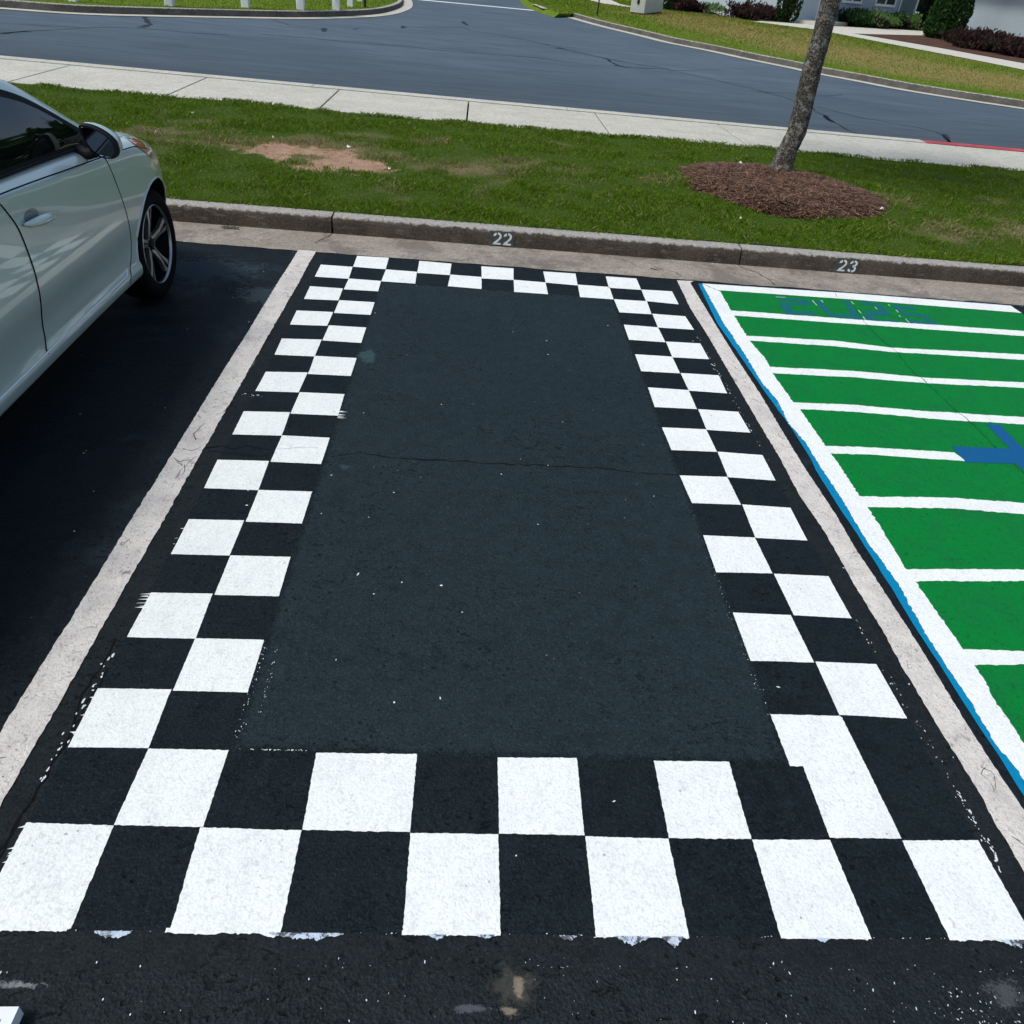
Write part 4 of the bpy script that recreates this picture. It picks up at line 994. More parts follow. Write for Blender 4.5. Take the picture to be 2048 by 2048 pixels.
seam(z2((1150, 402), (1320, 445), (1500, 475), (1600, 498), (1640, 520), (1662, 548)), .03); seam(z2((1628, 505), (1645, 530), (1665, 548)), .10)
seam(z2((0, 212), (90, 218), (280, 245), (480, 258)), .025)
o = b.build('road_cracks', M_seam); o['kind'] = S
# ---------------------------------------------------------------- fence posts on the island lawn
M_wpost = plain('white painted timber', (.80, .80, .77), .5, vs=3, var=.05)
posts = [(148, 3), (340, 12), (492, 15.2), (602, 19.5), (673, 19.8), (701, 13.8), (720, 3.6)]
fence = empty('post_and_rail_fence', g(492, 15, .148), 'white post and rail fence on the bright lawn beyond the road', 'fence')
pw = [.09, .10, .10, .105, .10, .085, .08]
PP = [g(x, y, .148) for x, y in posts]
for p, w_ in zip(PP, pw):
    b = MB(); b.box((p.x-w_, p.y-w_, .14), (p.x+w_, p.y+w_, 1.45)); b.box((p.x-w_-.02, p.y-w_-.02, 1.45), (p.x+w_+.02, p.y+w_+.02, 1.49))
    o = b.build('post', M_wpost, fence); bv = o.modifiers.new('b', 'BEVEL'); bv.width = .012; bv.segments = 1
for (i, j) in ((3, 4), (2, 3), (1, 2), (0, 1)):
    a, c = PP[i], PP[j]; d = (c-a).normalized(); nn_ = Vector((-d.y, d.x, 0))
    for zc in ((.66, 1.18) if i == 3 else (1.02, 1.35)):
        b = MB(); mid = (a+c)/2; b.obox(mid, d, nn_, (c-a).length/2-.12, .025, zc-.07, zc+.07); b.build('rail', M_wpost, fence)
p = g(730, 14.5, .148); b = MB(); b.tube([(p.x, p.y, .13), (p.x, p.y, 2.1)], .045, 10); b.box((p.x-.06, p.y-.06, 2.1), (p.x+.06, p.y+.06, 2.14))
tag(b.build('sign_post', plain('dark brown post', (.05, .035, .025), .8), loc=p), 'thin dark brown post on the lawn corner right of the white fence', 'post')
p = g(1193.7, 32, .148); q = onplane(1198.5, 0, p, p+Vector((1, 0, 0))); dz = (q-p)/(q.z-p.z)
b = MB(); b.tube([p, p+dz*2.6], .030, 10)
b.tube([p+dz*2.6, p+dz*2.63], .04, 10)
tag(b.build('sign_pole', plain('dark steel pole', (.025, .03, .025), .6), loc=p), 'thin dark metal pole standing in the lawn by the kerb bend', 'pole')

# ---------------------------------------------------------------- utility box
ax0, ax1, ax2 = g(1271, 29, .148), g(1287.5, 30.6, .148), g(1323, 26.8, .148)
ux = (ax2-ax1).normalized(); uy = (ax0-ax1).normalized()
uy = (uy-ux*uy.dot(ux)).normalized(); Lx = (ax2-ax1).length; Ly = max(.7, min(1.3, (ax0-ax1).dot(uy)))
ub = empty('utility_box', ax1, 'pale grey metal utility box standing on the far lawn', 'utility box')
M_ubox = plain('weathered grey enamel', (.50, .52, .47), .6, vs=4, var=.12)
def bxz(b, a, c, y0, y1, z0, z1):
    P = [ax1+ux*a+uy*y0, ax1+ux*c+uy*y0, ax1+ux*c+uy*y1, ax1+ux*a+uy*y1]; b.prism(P, z0, z1)
b = MB(); bxz(b, 0, Lx, 0, Ly, .21, .90); o = b.build('cabinet', M_ubox, ub); o.modifiers.new('b', 'BEVEL').width = .02
b = MB(); bxz(b, -.03, Lx+.03, -.03, Ly+.03, .902, .96); o = b.build('lid', M_ubox, ub); o.modifiers.new('b', 'BEVEL').width = .02
b = MB(); bxz(b, .03, Lx-.03, .03, Ly-.03, .1, .208); b.build('base', plain('dark base', (.04, .04, .04), .9), ub)
b = MB(); c = ax1+uy*Ly*.5; c.z = .66; b.lathe([(.001, .012), (.06, .012), (.06, -.01)], c-ux*.004, -ux, 14); b.v = [(x, y, .66+(z-.66)*2) for x, y, z in b.v]
b.build('vent', plain('vent black', (.01, .01, .01), .8), ub)

# ---------------------------------------------------------------- houses
M_wall = plain('blue grey siding', (.40, .46, .50), .8, vs=.6, var=.05, bump=.004, bs=3)
M_wall2 = plain('light blue grey siding', (.47, .54, .57), .8, vs=.6, var=.05)
M_dwall = plain('darker blue grey siding', (.17, .205, .23), .8, vs=.6, var=.05)
M_trim = plain('white trim', (.82, .83, .82), .5, vs=2, var=.04)
M_roof = plain('grey shingles', (.09, .09, .095), .95, vs=3, var=.3, bump=.02, bs=20)
t = NT('window glass'); t.set('Base Color', (.03, .04, .04)); t.set('Roughness', .06); t.set('Specular IOR Level', .8); M_glass = t.m
Z0 = .148
A, B2 = g(1588, 44.5, Z0), g(1826, 58, Z0)
d = (B2-A).normalized(); nin = Vector((-d.y, d.x, 0))       # towards the inside (away from camera)
if nin.y < 0: nin = -nin
h1 = empty('house', A, 'blue grey house with white corner trim and white framed windows behind the young tree', 'house')
def at(px, py): return onplane(px, py, A, B2)
def sdist(P): return (P-A).dot(d)
def wallbox(b, s0, s1, o0, o1, z0, z1): b.prism([A+d*s0+nin*o0, A+d*s1+nin*o0, A+d*s1+nin*o1, A+d*s0+nin*o1], z0, z1)
sR = sdist(at(1822, 45)); sM = sdist(at(1640, 30)); sP = sdist(at(1632, 30))
b = MB(); wallbox(b, 0, sP, 0, 8, -.05, 3.0); b.build('wall', M_wall2, h1)
b = MB(); wallbox(b, sP, sR, .02, 8, -.05, 3.0); b.build('wall', M_wall, h1)
A3, A4 = g(1368, 15, Z0), g(1592, 37, Z0); dl_ = (A4-A3).normalized(); nl_ = Vector((-dl_.y, dl_.x, 0)); nl_ = nl_ if nl_.y > 0 else -nl_; sL = -.1
b = MB(); b.prism([A3, A4, A4+nl_*5, A3+nl_*5], -.05, 3.0); b.build('wall', M_wall2, h1)
b = MB(); up_ = lambda v, z: (v.x, v.y, z); b.add([up_(A3-nl_*.5-dl_*.5, 3.001), up_(A4-nl_*.5, 3.001), up_(A4+nl_*5.5, 3.001), up_(A3+nl_*5.5-dl_*.5, 3.001), up_(A3+nl_*2.5, 4.6), up_(A4+nl_*2.5, 4.6)], [(0, 1, 5, 4), (2, 3, 4, 5), (1, 2, 5), (3, 0, 4), (0, 3, 2, 1)]); b.build('roof', M_roof, h1)
b = MB(); s0 = sdist(at(1795, 20)); wallbox(b, s0, sR-.18, -.0, .018, .3, 3.0); b.build('wall_panel', M_dwall, h1)  # flat panel in a darker tone, standing for the recessed wall
b = MB(); wallbox(b, sR-.16, sR+.05, -.05, .15, .1, 3.0); b.build('corner_board', M_trim, h1)
b = MB(); wallbox(b, sP-.05, sP+.08, -.06, .01, .1, 3.0); b.build('downspout', M_trim, h1)
s1 = sdist(at(1801, 5)); b = MB(); wallbox(b, s1-.05, s1+.06, -.07, -.005, .35, 3.0); b.build('downspout', M_trim, h1)
b = MB(); wallbox(b, -.25, sP*.80, -.25, -.01, .1, .30); b.build('plinth', M_trim, h1)
for px0, px1, pz in ((1683, 1722.5, 5.0), (1748, 1789, 11.5)):
    q0, q1 = at(px0, pz), at(px1, pz); a_, c_ = sdist(q0), sdist(q1); zb_ = q0.z; zt = 2.35
    fr = MB(); wallbox(fr, a_, c_, -.07, .0, zb_, zb_+.14); wallbox(fr, a_, a_+.13, -.05, .0, zb_+.14, zt); wallbox(fr, c_-.13, c_, -.05, .0, zb_+.14, zt)
    wallbox(fr, a_+.13, c_-.13, -.05, .0, zt-.12, zt); wallbox(fr, (a_+c_)/2-.06, (a_+c_)/2+.06, -.05, .0, zb_+.14, zt-.12)
    fo = fr.build('window', M_trim, h1); gl = MB(); wallbox(gl, a_+.13, c_-.13, -.012, .015, zb_+.14, zt-.12); gl.build('pane', M_glass, fo)
    mu = MB()
    for k in range(1, 4): wallbox(mu, a_+.13, c_-.13, -.03, -.013, zb_+.14+.38*k, zb_+.165+.38*k)
    mu.build('glazing_bars', M_trim, fo)
b = MB()
P0, P1, P2, P3 = A+d*(sL-.5)+nin*-.7, A+d*(sR+.5)+nin*-.7, A+d*(sR+.5)+nin*8.6, A+d*(sL-.5)+nin*8.6
R0, R1 = (P0+P3)/2, (P1+P2)/2
up_ = lambda v, z: (v.x, v.y, z)
b.add([up_(P0, 3), up_(P1, 3), up_(P2, 3), up_(P3, 3), up_(R0, 5.6), up_(R1, 5.6)], [(0, 1, 5, 4), (2, 3, 4, 5), (1, 2, 5), (3, 0, 4), (0, 3, 2, 1)]); b.build('roof', M_roof, h1)
# doorstep beside the shrubs
q0, q1 = g(1630, 51.5, Z0), g(1694, 52, Z0); b = MB(); dd_ = (q1-q0).normalized(); nn_ = Vector((-dd_.y, dd_.x, 0))
b.obox((q0+q1)/2+nn_*.6, dd_, nn_, (q1-q0).length/2, .6, .1, .33); o = b.build('doorstep', M_path, h1)
# tan pillar far left of the house
p = g(1357, 14, Z0); b = MB(); b.obox(p, Vector((1, 0, 0)), Vector((0, 1, 0)), .55, .5, .1, 2.6)
o = b.build('masonry_pillar', plain('tan stucco', (.27, .24, .17), .9, vs=1.5, var=.15), loc=p); tag(o, 'tan stucco pillar behind the utility box and the dark shrubs', 'pillar')

A2, B3 = g(1901, 74, Z0), g(2048, 100, Z0); d2 = (B3-A2).normalized(); n2 = Vector((-d2.y, d2.x, 0))
if n2.x < 0 and n2.y < 0: n2 = -n2
if (A2+n2-Vector((0, 0, 0))).length < A2.length: n2 = -n2
L2 = (B3-A2).length*1.8
h2 = empty('house', A2, 'plain blue grey house wall at the right edge of the photo behind dark red shrubs', 'house')
b = MB(); b.prism([A2, A2+d2*L2, A2+d2*L2+n2*7, A2+n2*7], -.05, 3.0); b.build('wall', plain('pale blue siding', (.40, .47, .50), .8, vs=.6, var=.05), h2)
b = MB(); b.prism([A2-d2*.09-n2*.03, A2+d2*.02-n2*.03, A2+d2*.02+n2*.1, A2-d2*.09+n2*.1], -.05, 3.0); b.build('corner_board', M_wall2, h2)
b = MB(); P0, P1, P2, P3 = A2-d2*.5-n2*.6, A2+d2*(L2+.5)-n2*.6, A2+d2*(L2+.5)+n2*7.6, A2-d2*.5+n2*7.6; R0, R1 = (P0+P3)/2, (P1+P2)/2
b.add([up_(P0, 3), up_(P1, 3), up_(P2, 3), up_(P3, 3), up_(R0, 5.2), up_(R1, 5.2)], [(0, 1, 5, 4), (2, 3, 4, 5), (1, 2, 5), (3, 0, 4), (0, 3, 2, 1)]); b.build('roof', M_roof, h2)

# ---------------------------------------------------------------- shrubs
def shrub_mat(name, a_, c_):
    return grass_mat(name, a_, c_, (.3, .3, .2))
M_purple = shrub_mat('plum leaves', (.022, .013, .013), (.070, .036, .034))
M_dkgr = shrub_mat('dark green leaves', (.010, .034, .010), (.035, .085, .022))
M_midgr = shrub_mat('mid green leaves', (.06, .13, .03), (.15, .25, .07))
M_ltgr = shrub_mat('light green leaves', (.12, .20, .08), (.24, .34, .15))
M_stem = plain('shrub stem', (.05, .04, .03), .9)
M_core = plain('shrub stems and dark core', (.012, .011, .008), .95, var=.5, vs=6)
def shrub(name, px0, px1, pbase, hh_, mat, label, group=None, n=1500, leaf=.075, core=True, spiky=.25, cat='shrub', cone=False, back_=0):
    """a shrub whose foot stands between two points of the ground"""
    a_, c_ = g(px0, pbase, Z0), g(px1, pbase, Z0); c = (a_+c_)/2; r_ = (CR.dot(c_-a_))/2
    c = c+Vector((c.x, c.y, 0)).normalized()*(r_*.7+back_)
    if not cone: hh_ *= .68
    root = empty(name, (c.x, c.y, Z0), label, cat, group)
    P = rng.normal(0, 1, (n, 3)); P /= np.linalg.norm(P, axis=1)[:, None]
    lump = 1+spiky*fnoise(P[:, 0]*1+P[:, 2], P[:, 1]+P[:, 2]*.5, 3.2, int(px0))
    rad = (rng.uniform(.62, 1.06, n))*lump
    if cone:
        z = rng.uniform(0, 1, n)**1.1; prof_ = np.interp(z, [0, .06, .3, .6, 1], [.72, .95, 1, .78, .08]); th = rng.uniform(0, 6.283, n)
        q = prof_*r_*(.85+.15*rng.uniform(0, 1, n))*(1+.06*np.sin(th*5+z*9))
        V0 = np.stack([c.x+q*np.cos(th), c.y+q*np.sin(th), Z0+.05+z*hh_], 1)
    else:
        V0 = np.stack([c.x+P[:, 0]*rad*r_, c.y+P[:, 1]*rad*r_, Z0+hh_*.5+P[:, 2]*rad*hh_*.5], 1); V0[:, 2] = np.maximum(V0[:, 2], Z0+.03)
    nn = len(V0); a = rng.normal(0, 1, (nn, 3)); a[:, 2] = np.abs(a[:, 2])+.6; a /= np.linalg.norm(a, axis=1)[:, None]; cc = np.cross(a, rng.normal(0, 1, (nn, 3))); cc /= np.linalg.norm(cc, axis=1)[:, None]
    s = leaf*rng.uniform(.6, 1.5, nn)[:, None]
    V = np.stack([V0-a*s, V0+cc*s*.5, V0+a*s*1.2, V0-cc*s*.5], 1).reshape(-1, 3)
    npmesh('foliage', V, np.arange(4*nn).reshape(nn, 4), mat, root, attr={'v': np.repeat(rng.uniform(0, 1, nn), 4), 'd': np.zeros(4*nn)})
    b = MB()
    for k in range(5):
        a0 = k*1.256; b.tube([(c.x, c.y, Z0-.02), (c.x+.25*r_*math.cos(a0), c.y+.25*r_*math.sin(a0), Z0+hh_*.35), (c.x+.5*r_*math.cos(a0), c.y+.5*r_*math.sin(a0), Z0+hh_*.7)], [.03, .02, .01], 5)
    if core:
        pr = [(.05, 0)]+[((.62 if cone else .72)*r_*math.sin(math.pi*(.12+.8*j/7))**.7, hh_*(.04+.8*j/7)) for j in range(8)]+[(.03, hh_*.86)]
        b.lathe(pr, (c.x, c.y, Z0), (0, 0.001, 1), 14)  # solid dark core filling the inside of the shrub
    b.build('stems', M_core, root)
    return root
GP = 'plum coloured shrubs in front of the houses'
shrub('loropetalum_shrub', 1352, 1382, 24.5, .95, M_purple, 'plum shrub nearest the utility box, leftmost against the house wall', GP)
shrub('loropetalum_shrub', 1378, 1416, 27, .70, M_purple, 'low plum shrub left of the pale green plant', GP)
shrub('leafy_plant', 1417, 1442, 31, .85, M_ltgr, 'pale green airy plant between plum shrubs against the house wall', n=700, core=False, cat='plant')
b_ = shrub('flowering_plant', 1441, 1469, 34.5, .42, plain('white blossoms', (.7, .72, .68), .8), 'low plant with white blossoms right of the pale green plant', n=420, leaf=.05, core=True, cat='plant')
shrub('loropetalum_shrub', 1466, 1511, 39, 1.15, M_purple, 'dark plum shrub just right of the white blossoms', GP)
shrub('loropetalum_shrub', 1508, 1556, 40.5, 1.0, M_purple, 'dark plum shrub just left of the slim dark evergreen', GP)
shrub('slim_evergreen', 1557, 1583, 43.5, 3.6, M_dkgr, 'slim dark evergreen column against the pale house wall left of the tree trunk', 'evergreen columns', n=2600, leaf=.07, cat='evergreen shrub', cone=True, back_=-1.2)
shrub('slim_evergreen', 1327, 1347, 21, 3.4, M_dkgr, 'dark evergreen column right behind the utility box', 'evergreen columns', n=2200, leaf=.07, cat='evergreen shrub', cone=True)
shrub('garden_shrub', 1684, 1716, 53, 1.35, M_dkgr, 'dark green shrub right of the doorstep under the left window', 'green shrubs under the house windows')
shrub('garden_shrub', 1712, 1760, 56, 1.25, M_midgr, 'speckled green shrub between two dark shrubs under the windows', 'green shrubs under the house windows', n=1900)
shrub('garden_shrub', 1757, 1800, 56.5, 1.45, M_midgr, 'tall bright green shrub below the downspout', 'green shrubs under the house windows', n=1900)
shrub('garden_shrub', 1798, 1838, 58.5, .65, M_purple, 'low dull shrub at the foot of the white corner board', 'green shrubs under the house windows')
GQ = 'plum coloured shrubs in front of the houses'
shrub('loropetalum_shrub', 1908, 1940, 89, .85, M_purple, 'low plum shrub at the left end of the row by the right-hand house wall', GQ)
shrub('loropetalum_shrub', 1926, 1976, 100, 1.15, M_purple, 'broad plum shrub second from the left by the right-hand house wall', GQ, n=2200)
shrub('loropetalum_shrub', 1968, 2026, 108, 1.05, M_purple, 'broad plum shrub in the middle of the row by the right-hand house wall', GQ, n=2200)
shrub('loropetalum_shrub', 2016, 2075, 117, 1.10, M_purple, 'plum shrub cut by the right edge of the photo', GQ, n=2200)
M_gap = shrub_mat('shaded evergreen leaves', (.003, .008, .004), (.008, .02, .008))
M_conif = shrub_mat('evergreen sprays', (.012, .04, .012), (.04, .10, .02))
shrub('arborvitae', 1864, 1898, 79, 4.2, M_conif, 'large dark green arborvitae between the two houses', 'evergreen columns', n=6500, leaf=.09, cat='evergreen tree', cone=True)
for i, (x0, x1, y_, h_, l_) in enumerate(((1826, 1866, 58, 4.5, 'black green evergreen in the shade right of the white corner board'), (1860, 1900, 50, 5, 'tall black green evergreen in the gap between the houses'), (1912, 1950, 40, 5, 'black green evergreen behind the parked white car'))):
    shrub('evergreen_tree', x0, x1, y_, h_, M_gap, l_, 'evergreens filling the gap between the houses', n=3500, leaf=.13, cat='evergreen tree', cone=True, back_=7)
# a small green lidded bin behind the arborvitae
p = g(1868, 62, Z0)+Vector((.3, 5, 0)); b = MB(); b.obox(p, Vector((1, 0, 0)), Vector((0, 1, 0)), .33, .35, Z0, 1.05)
bn = empty('wheeled_bin', p, 'dark wheeled bin with a white lid in the gap between the houses', 'bin')
b.build('bin_body', plain('dark green plastic', (.015, .03, .02), .6), bn)
b = MB(); b.obox(p, Vector((1, 0, 0)), Vector((0, 1, 0)), .37, .4, 1.052, 1.15); b.build('lid', M_trim, bn)

# white car parked in the gap between the houses
p = g(1925, 62, Z0)+Vector((2.8, 4.5, 0)); wc = empty('parked_car', (p.x, p.y, .15), 'white car parked in the gap beside the right-hand house', 'car')
b = MB(); prf = [(-2.2, .35), (-2.15, .8), (-1.7, .95), (-1.0, 1.02), (-.4, 1.42), (.9, 1.45), (1.6, 1.05), (2.15, 1.0), (2.25, .6), (2.2, .3)]
ax_ = Vector((.25, 1, 0)).normalized(); ay_ = Vector((-ax_.y, ax_.x, 0))
def W3(u, v_, z): return p+ax_*u+ay_*v_+Vector((0, 0, z-p.z+.1))
n = len(prf); V = []
for v_, k in ((-.86, 1), (-.9, 0), (.9, 0), (.86, 1)):
    for u, z in prf: V.append(W3(u*(.97 if k else 1), v_*(.8 if z > 1.1 else 1), z))
b.add(V, [(r_*n+i, r_*n+(i+1) % n, (r_+1)*n+(i+1) % n, (r_+1)*n+i) for r_ in range(3) for i in range(n)]+[tuple(range(n)), tuple(range(4*n-1, 3*n-1, -1))])
b.build('body', plain('white car paint', (.8, .8, .8), .25, coat=1, var=.02), wc, smooth=30)
for sg in (-1, 1):
    b = MB(); b.add([W3(-.9, sg*.875, 1.06), W3(1.35, sg*.875, 1.06), W3(.85, sg*.74, 1.38), W3(-.4, sg*.74, 1.38)], [(0, 1, 2, 3)]); b.build('window', M_glass, wc)
for u in (-1.4, 1.35):
    for sg in (-1, 1):
        b = MB(); b.lathe([(.02, .1), (.2, .1), (.22, .12), (.32, .1), (.32, -.1), (.02, -.1)], W3(u, sg*.82, .32), ay_*sg, 20); b.build('wheel', plain('tyre', (.02, .02, .02), .8), wc)

# unseen wood behind the houses, added to darken the car window's reflections
n = 26000; cx_ = rng.uniform(-30, 75, 60); cy_ = 92+rng.uniform(-6, 14, 60)-.25*cx_; hh2 = rng.uniform(11, 19, 60)
k = rng.integers(0, 60, n); P = rng.normal(0, 1, (n, 3)); P /= np.linalg.norm(P, axis=1)[:, None]; q = rng.uniform(.7, 1.05, n)[:, None]
P = np.stack([cx_[k], cy_[k], hh2[k]*.5], 1)+P*q*np.stack([np.full(n, 3.8), np.full(n, 3.8), hh2[k]*.5], 1)
a = rng.normal(0, 1, (n, 3)); a /= np.linalg.norm(a, axis=1)[:, None]; c_ = np.cross(a, rng.normal(0, 1, (n, 3))); c_ /= np.linalg.norm(c_, axis=1)[:, None]
V = np.stack([P-a*.8, P+c_*.6, P+a*.8, P-c_*.6], 1).reshape(-1, 3)
o = npmesh('unseen_wood', V, np.arange(4*n).reshape(n, 4), M_leaf, attr={'v': np.repeat(rng.uniform(0, 1, n), 4), 'd': np.zeros(4*n)}); o['kind'] = 'stuff'
# ---------------------------------------------------------------- silver car
CX = -2.60
car = empty('parked_car', (CX, 3.1, 0), 'silver green compact car with black door mirror parked left of the checkered stall', 'car')
def pchip(x, y, q):
    x = np.array(x, float); y = np.array(y, float); h_ = np.diff(x); dl = np.diff(y)/h_; m_ = np.zeros(len(x))
    for i in range(1, len(x)-1):
        if dl[i-1]*dl[i] > 0: w1 = 2*h_[i]+h_[i-1]; w2 = h_[i]+2*h_[i-1]; m_[i] = (w1+w2)/(w1/dl[i-1]+w2/dl[i])
    m_[0] = dl[0]; m_[-1] = dl[-1]
    q = np.clip(q, x[0], x[-1]); k = np.clip(np.searchsorted(x, q)-1, 0, len(x)-2); t = (q-x[k])/h_[k]
    return ((1+2*t)*(1-t)**2*y[k]+t*(1-t)**2*h_[k]*m_[k]+t*t*(3-2*t)*y[k+1]+t*t*(t-1)*h_[k]*m_[k+1])
T = {}
def tab(n, *p): T[n] = ([a for a, _ in p], [c for _, c in p])
tab('w', (.85, .60), (.92, .70), (1.05, .78), (1.3, .835), (1.8, .865), (2.6, .875), (3.6, .875), (4.2, .873), (4.5, .868), (4.72, .835), (4.9, .775), (5.04, .70), (5.15, .58), (5.24, .42), (5.30, .25))
tab('sb', (.85, .32), (1.2, .22), (2.2, .205), (4.0, .235), (4.6, .23), (5.0, .24), (5.3, .30))
tab('crz', (.85, .86), (1.1, .93), (2.0, .955), (3.0, .935), (3.7, .897), (4.1, .872), (4.37, .852), (4.55, .812), (4.75, .755), (4.95, .68), (5.1, .63), (5.3, .56))
tab('bz', (.85, .90), (1.1, .985), (2.0, .995), (3.1, .957), (3.9, .925), (4.2, .895), (4.45, .878), (4.6, .853), (4.8, .800), (4.95, .73), (5.1, .665), (5.3, .57))
tab('bo', (.85, .10), (1.2, .085), (3.9, .078), (4.2, .085), (4.5, .10), (4.8, .10), (5.3, .08))
tab('rs', (.85, .45), (1.2, .60), (1.7, .63), (2.6, .62), (3.2, .625), (3.63, .665), (4.0, .735), (4.15, .755), (4.4, .70), (4.7, .60), (5.0, .42), (5.3, .12))
tab('rz', (.85, .92), (1.1, 1.02), (1.35, 1.13), (1.7, 1.28), (2.2, 1.365), (2.7, 1.375), (3.15, 1.345), (3.4, 1.295), (3.63, 1.232), (4.0, 1.035), (4.15, .955), (4.25, .915), (4.4, .902), (4.7, .853), (4.95, .775), (5.15, .675), (5.3, .575))
tab('cz', (.85, .93), (1.1, 1.05), (1.35, 1.17), (1.7, 1.33), (2.2, 1.425), (2.7, 1.44), (3.2, 1.40), (3.63, 1.28), (4.0, 1.10), (4.25, .965), (4.4, .935), (4.7, .89), (4.95, .80), (5.15, .695), (5.3, .58))
def tv(n, u): return pchip(*T[n], np.array([u]))[0]
def section(u):
    w_, sb, cz_, bz, bo_, rs, rz, cc = (tv(k, u) for k in ('w', 'sb', 'crz', 'bz', 'bo', 'rs', 'rz', 'cz'))
    f = min(1, max(0, (cz_-sb)/.62))
    A_ = [(0, sb-.03), (w_-.16, sb-.02), (w_-.055, sb-.005), (w_-.030, sb+.012), (w_-.022, sb+.06*f), (w_-.034, sb+.085*f), (w_-.032, sb+.17*f),
          (w_-.006, sb+.32*f), (w_, sb+.42*f), (w_-.004, sb+.54*f), (w_-.010, cz_-.03), (w_-.017, cz_-.004), (w_-.024, cz_+.004), (w_-.05, (cz_+bz)/2+.008), (w_-bo_, bz)]
    s0, z0 = A_[-1]
    for k in (.2, .5, .8): A_.append((s0+(rs-s0)*k+.018*math.sin(math.pi*k), z0+(rz-z0)*k+.004*math.sin(math.pi*k)))
    A_ += [(rs+.004, rz-.012), (rs-.015, rz+.002), (rs-.05, rz+.012*f)]
    for k in (.3, .6, .85): A_.append(((rs-.05)*(1-k), rz+.012*f+(cc-rz-.012*f)*math.sin(math.pi/2*k)))
    A_.append((0, cc))
    return A_
us = sorted(set([round(x, 4) for x in list(np.linspace(.85, 1.3, 14))+list(np.linspace(1.3, 3.9, 70))+list(np.linspace(3.9, 5.0, 60))+list(np.linspace(5.0, 5.3, 18))]))
rows = []
for u in us:
    A_ = section(u); L = np.arange(len(A_)); q = []
    ss = pchip(L, [a[0] for a in A_], np.linspace(0, len(A_)-1, 3*len(A_)-2)); zs = pchip(L, [a[1] for a in A_], np.linspace(0, len(A_)-1, 3*len(A_)-2))
    rows.append(list(zip(ss, zs)))
npn = len(rows[0]); V = []; b = MB()
for u, r_ in zip(us, rows):
    V += [(CX+s, u, z) for s, z in r_]+[(CX-s, u, z) for s, z in r_[-2:0:-1]]
m_ = 2*npn-2
Fb = [(i*m_+k, (i+1)*m_+k, (i+1)*m_+(k+1) % m_, i*m_+(k+1) % m_) for i in range(len(us)-1) for k in range(m_)]
Fb += [tuple(range(m_)), tuple(range(len(us)*m_-1, (len(us)-1)*m_-1, -1))]
b.add(V, Fb)
t = NT('silver green metallic paint')
fl = t.noise(900, 1, .5)
t.set('Base Color', (.54, .65, .605)); t.set('Metallic', .35); t.set('Roughness', .33); t.set('Coat Weight', 1.0); t.set('Coat Roughness', .02); t.set('Specular IOR Level', .5)
t.set('Normal', t.bump(t.noise(2.2, 2, .5), .006)); M_car = t.m
M_tyre = plain('tyre rubber', (.006, .006, .007), .85, vs=60, var=.2, bump=.002, bs=150, spec=.08)
M_dark = plain('black cavity', (.003, .003, .003), .9)
M_blk = plain('black trim plastic', (.007, .007, .008), .65, var=.1, spec=.2)
t = NT('tinted car glass'); t.set('Base Color', (.004, .0055, .006)); t.set('Roughness', .02); t.set('Specular IOR Level', .75); M_tint = t.m
body = b.build('body', [M_car, M_dark], car, smooth=35)
bvh = BVHTree.FromPolygons([Vector(v) for v in V], [f for f in Fb if len(f) == 4])
AX = [(1.83, .345), (4.53, .345)]; WZ = .302
for u, r_ in AX:
    for sg in (-1, 1):
        c = MB(); rr_ = .352
        c.lathe([(.0005, -.17), (rr_, -.17), (rr_, .2), (.0005, .2)], (CX+sg*.76, u, WZ+.005), (sg, 0, 0.0001), 64)
        co = c.build('cutter', [M_car, M_dark], None)
        for p_ in co.data.polygons: p_.material_index = 1
        md = body.modifiers.new('cut', 'BOOLEAN'); md.operation = 'DIFFERENCE'; md.solver = 'EXACT'; md.object = co; md.material_mode = 'TRANSFER'
        bm_ = bmesh.new(); bm_.from_mesh(co.data); 
        bmesh.ops.remove_doubles(bm_, verts=bm_.verts, dist=.001); bmesh.ops.recalc_face_normals(bm_, faces=bm_.faces); bm_.to_mesh(co.data); bm_.free()
        for v in co.data.vertices: pass
        co.location = (0, 0, 0)
bpy.context.view_layer.update()
dg = bpy.context.evaluated_depsgraph_get(); nm = bpy.data.meshes.new_from_object(body.evaluated_get(dg)); body.modifiers.clear(); body.data = nm; nm.name = 'body'
nm.set_sharp_from_angle(angle=R(35))
for o in [o for o in bpy.data.objects if o.name.startswith('cutter')]: bpy.data.objects.remove(o)

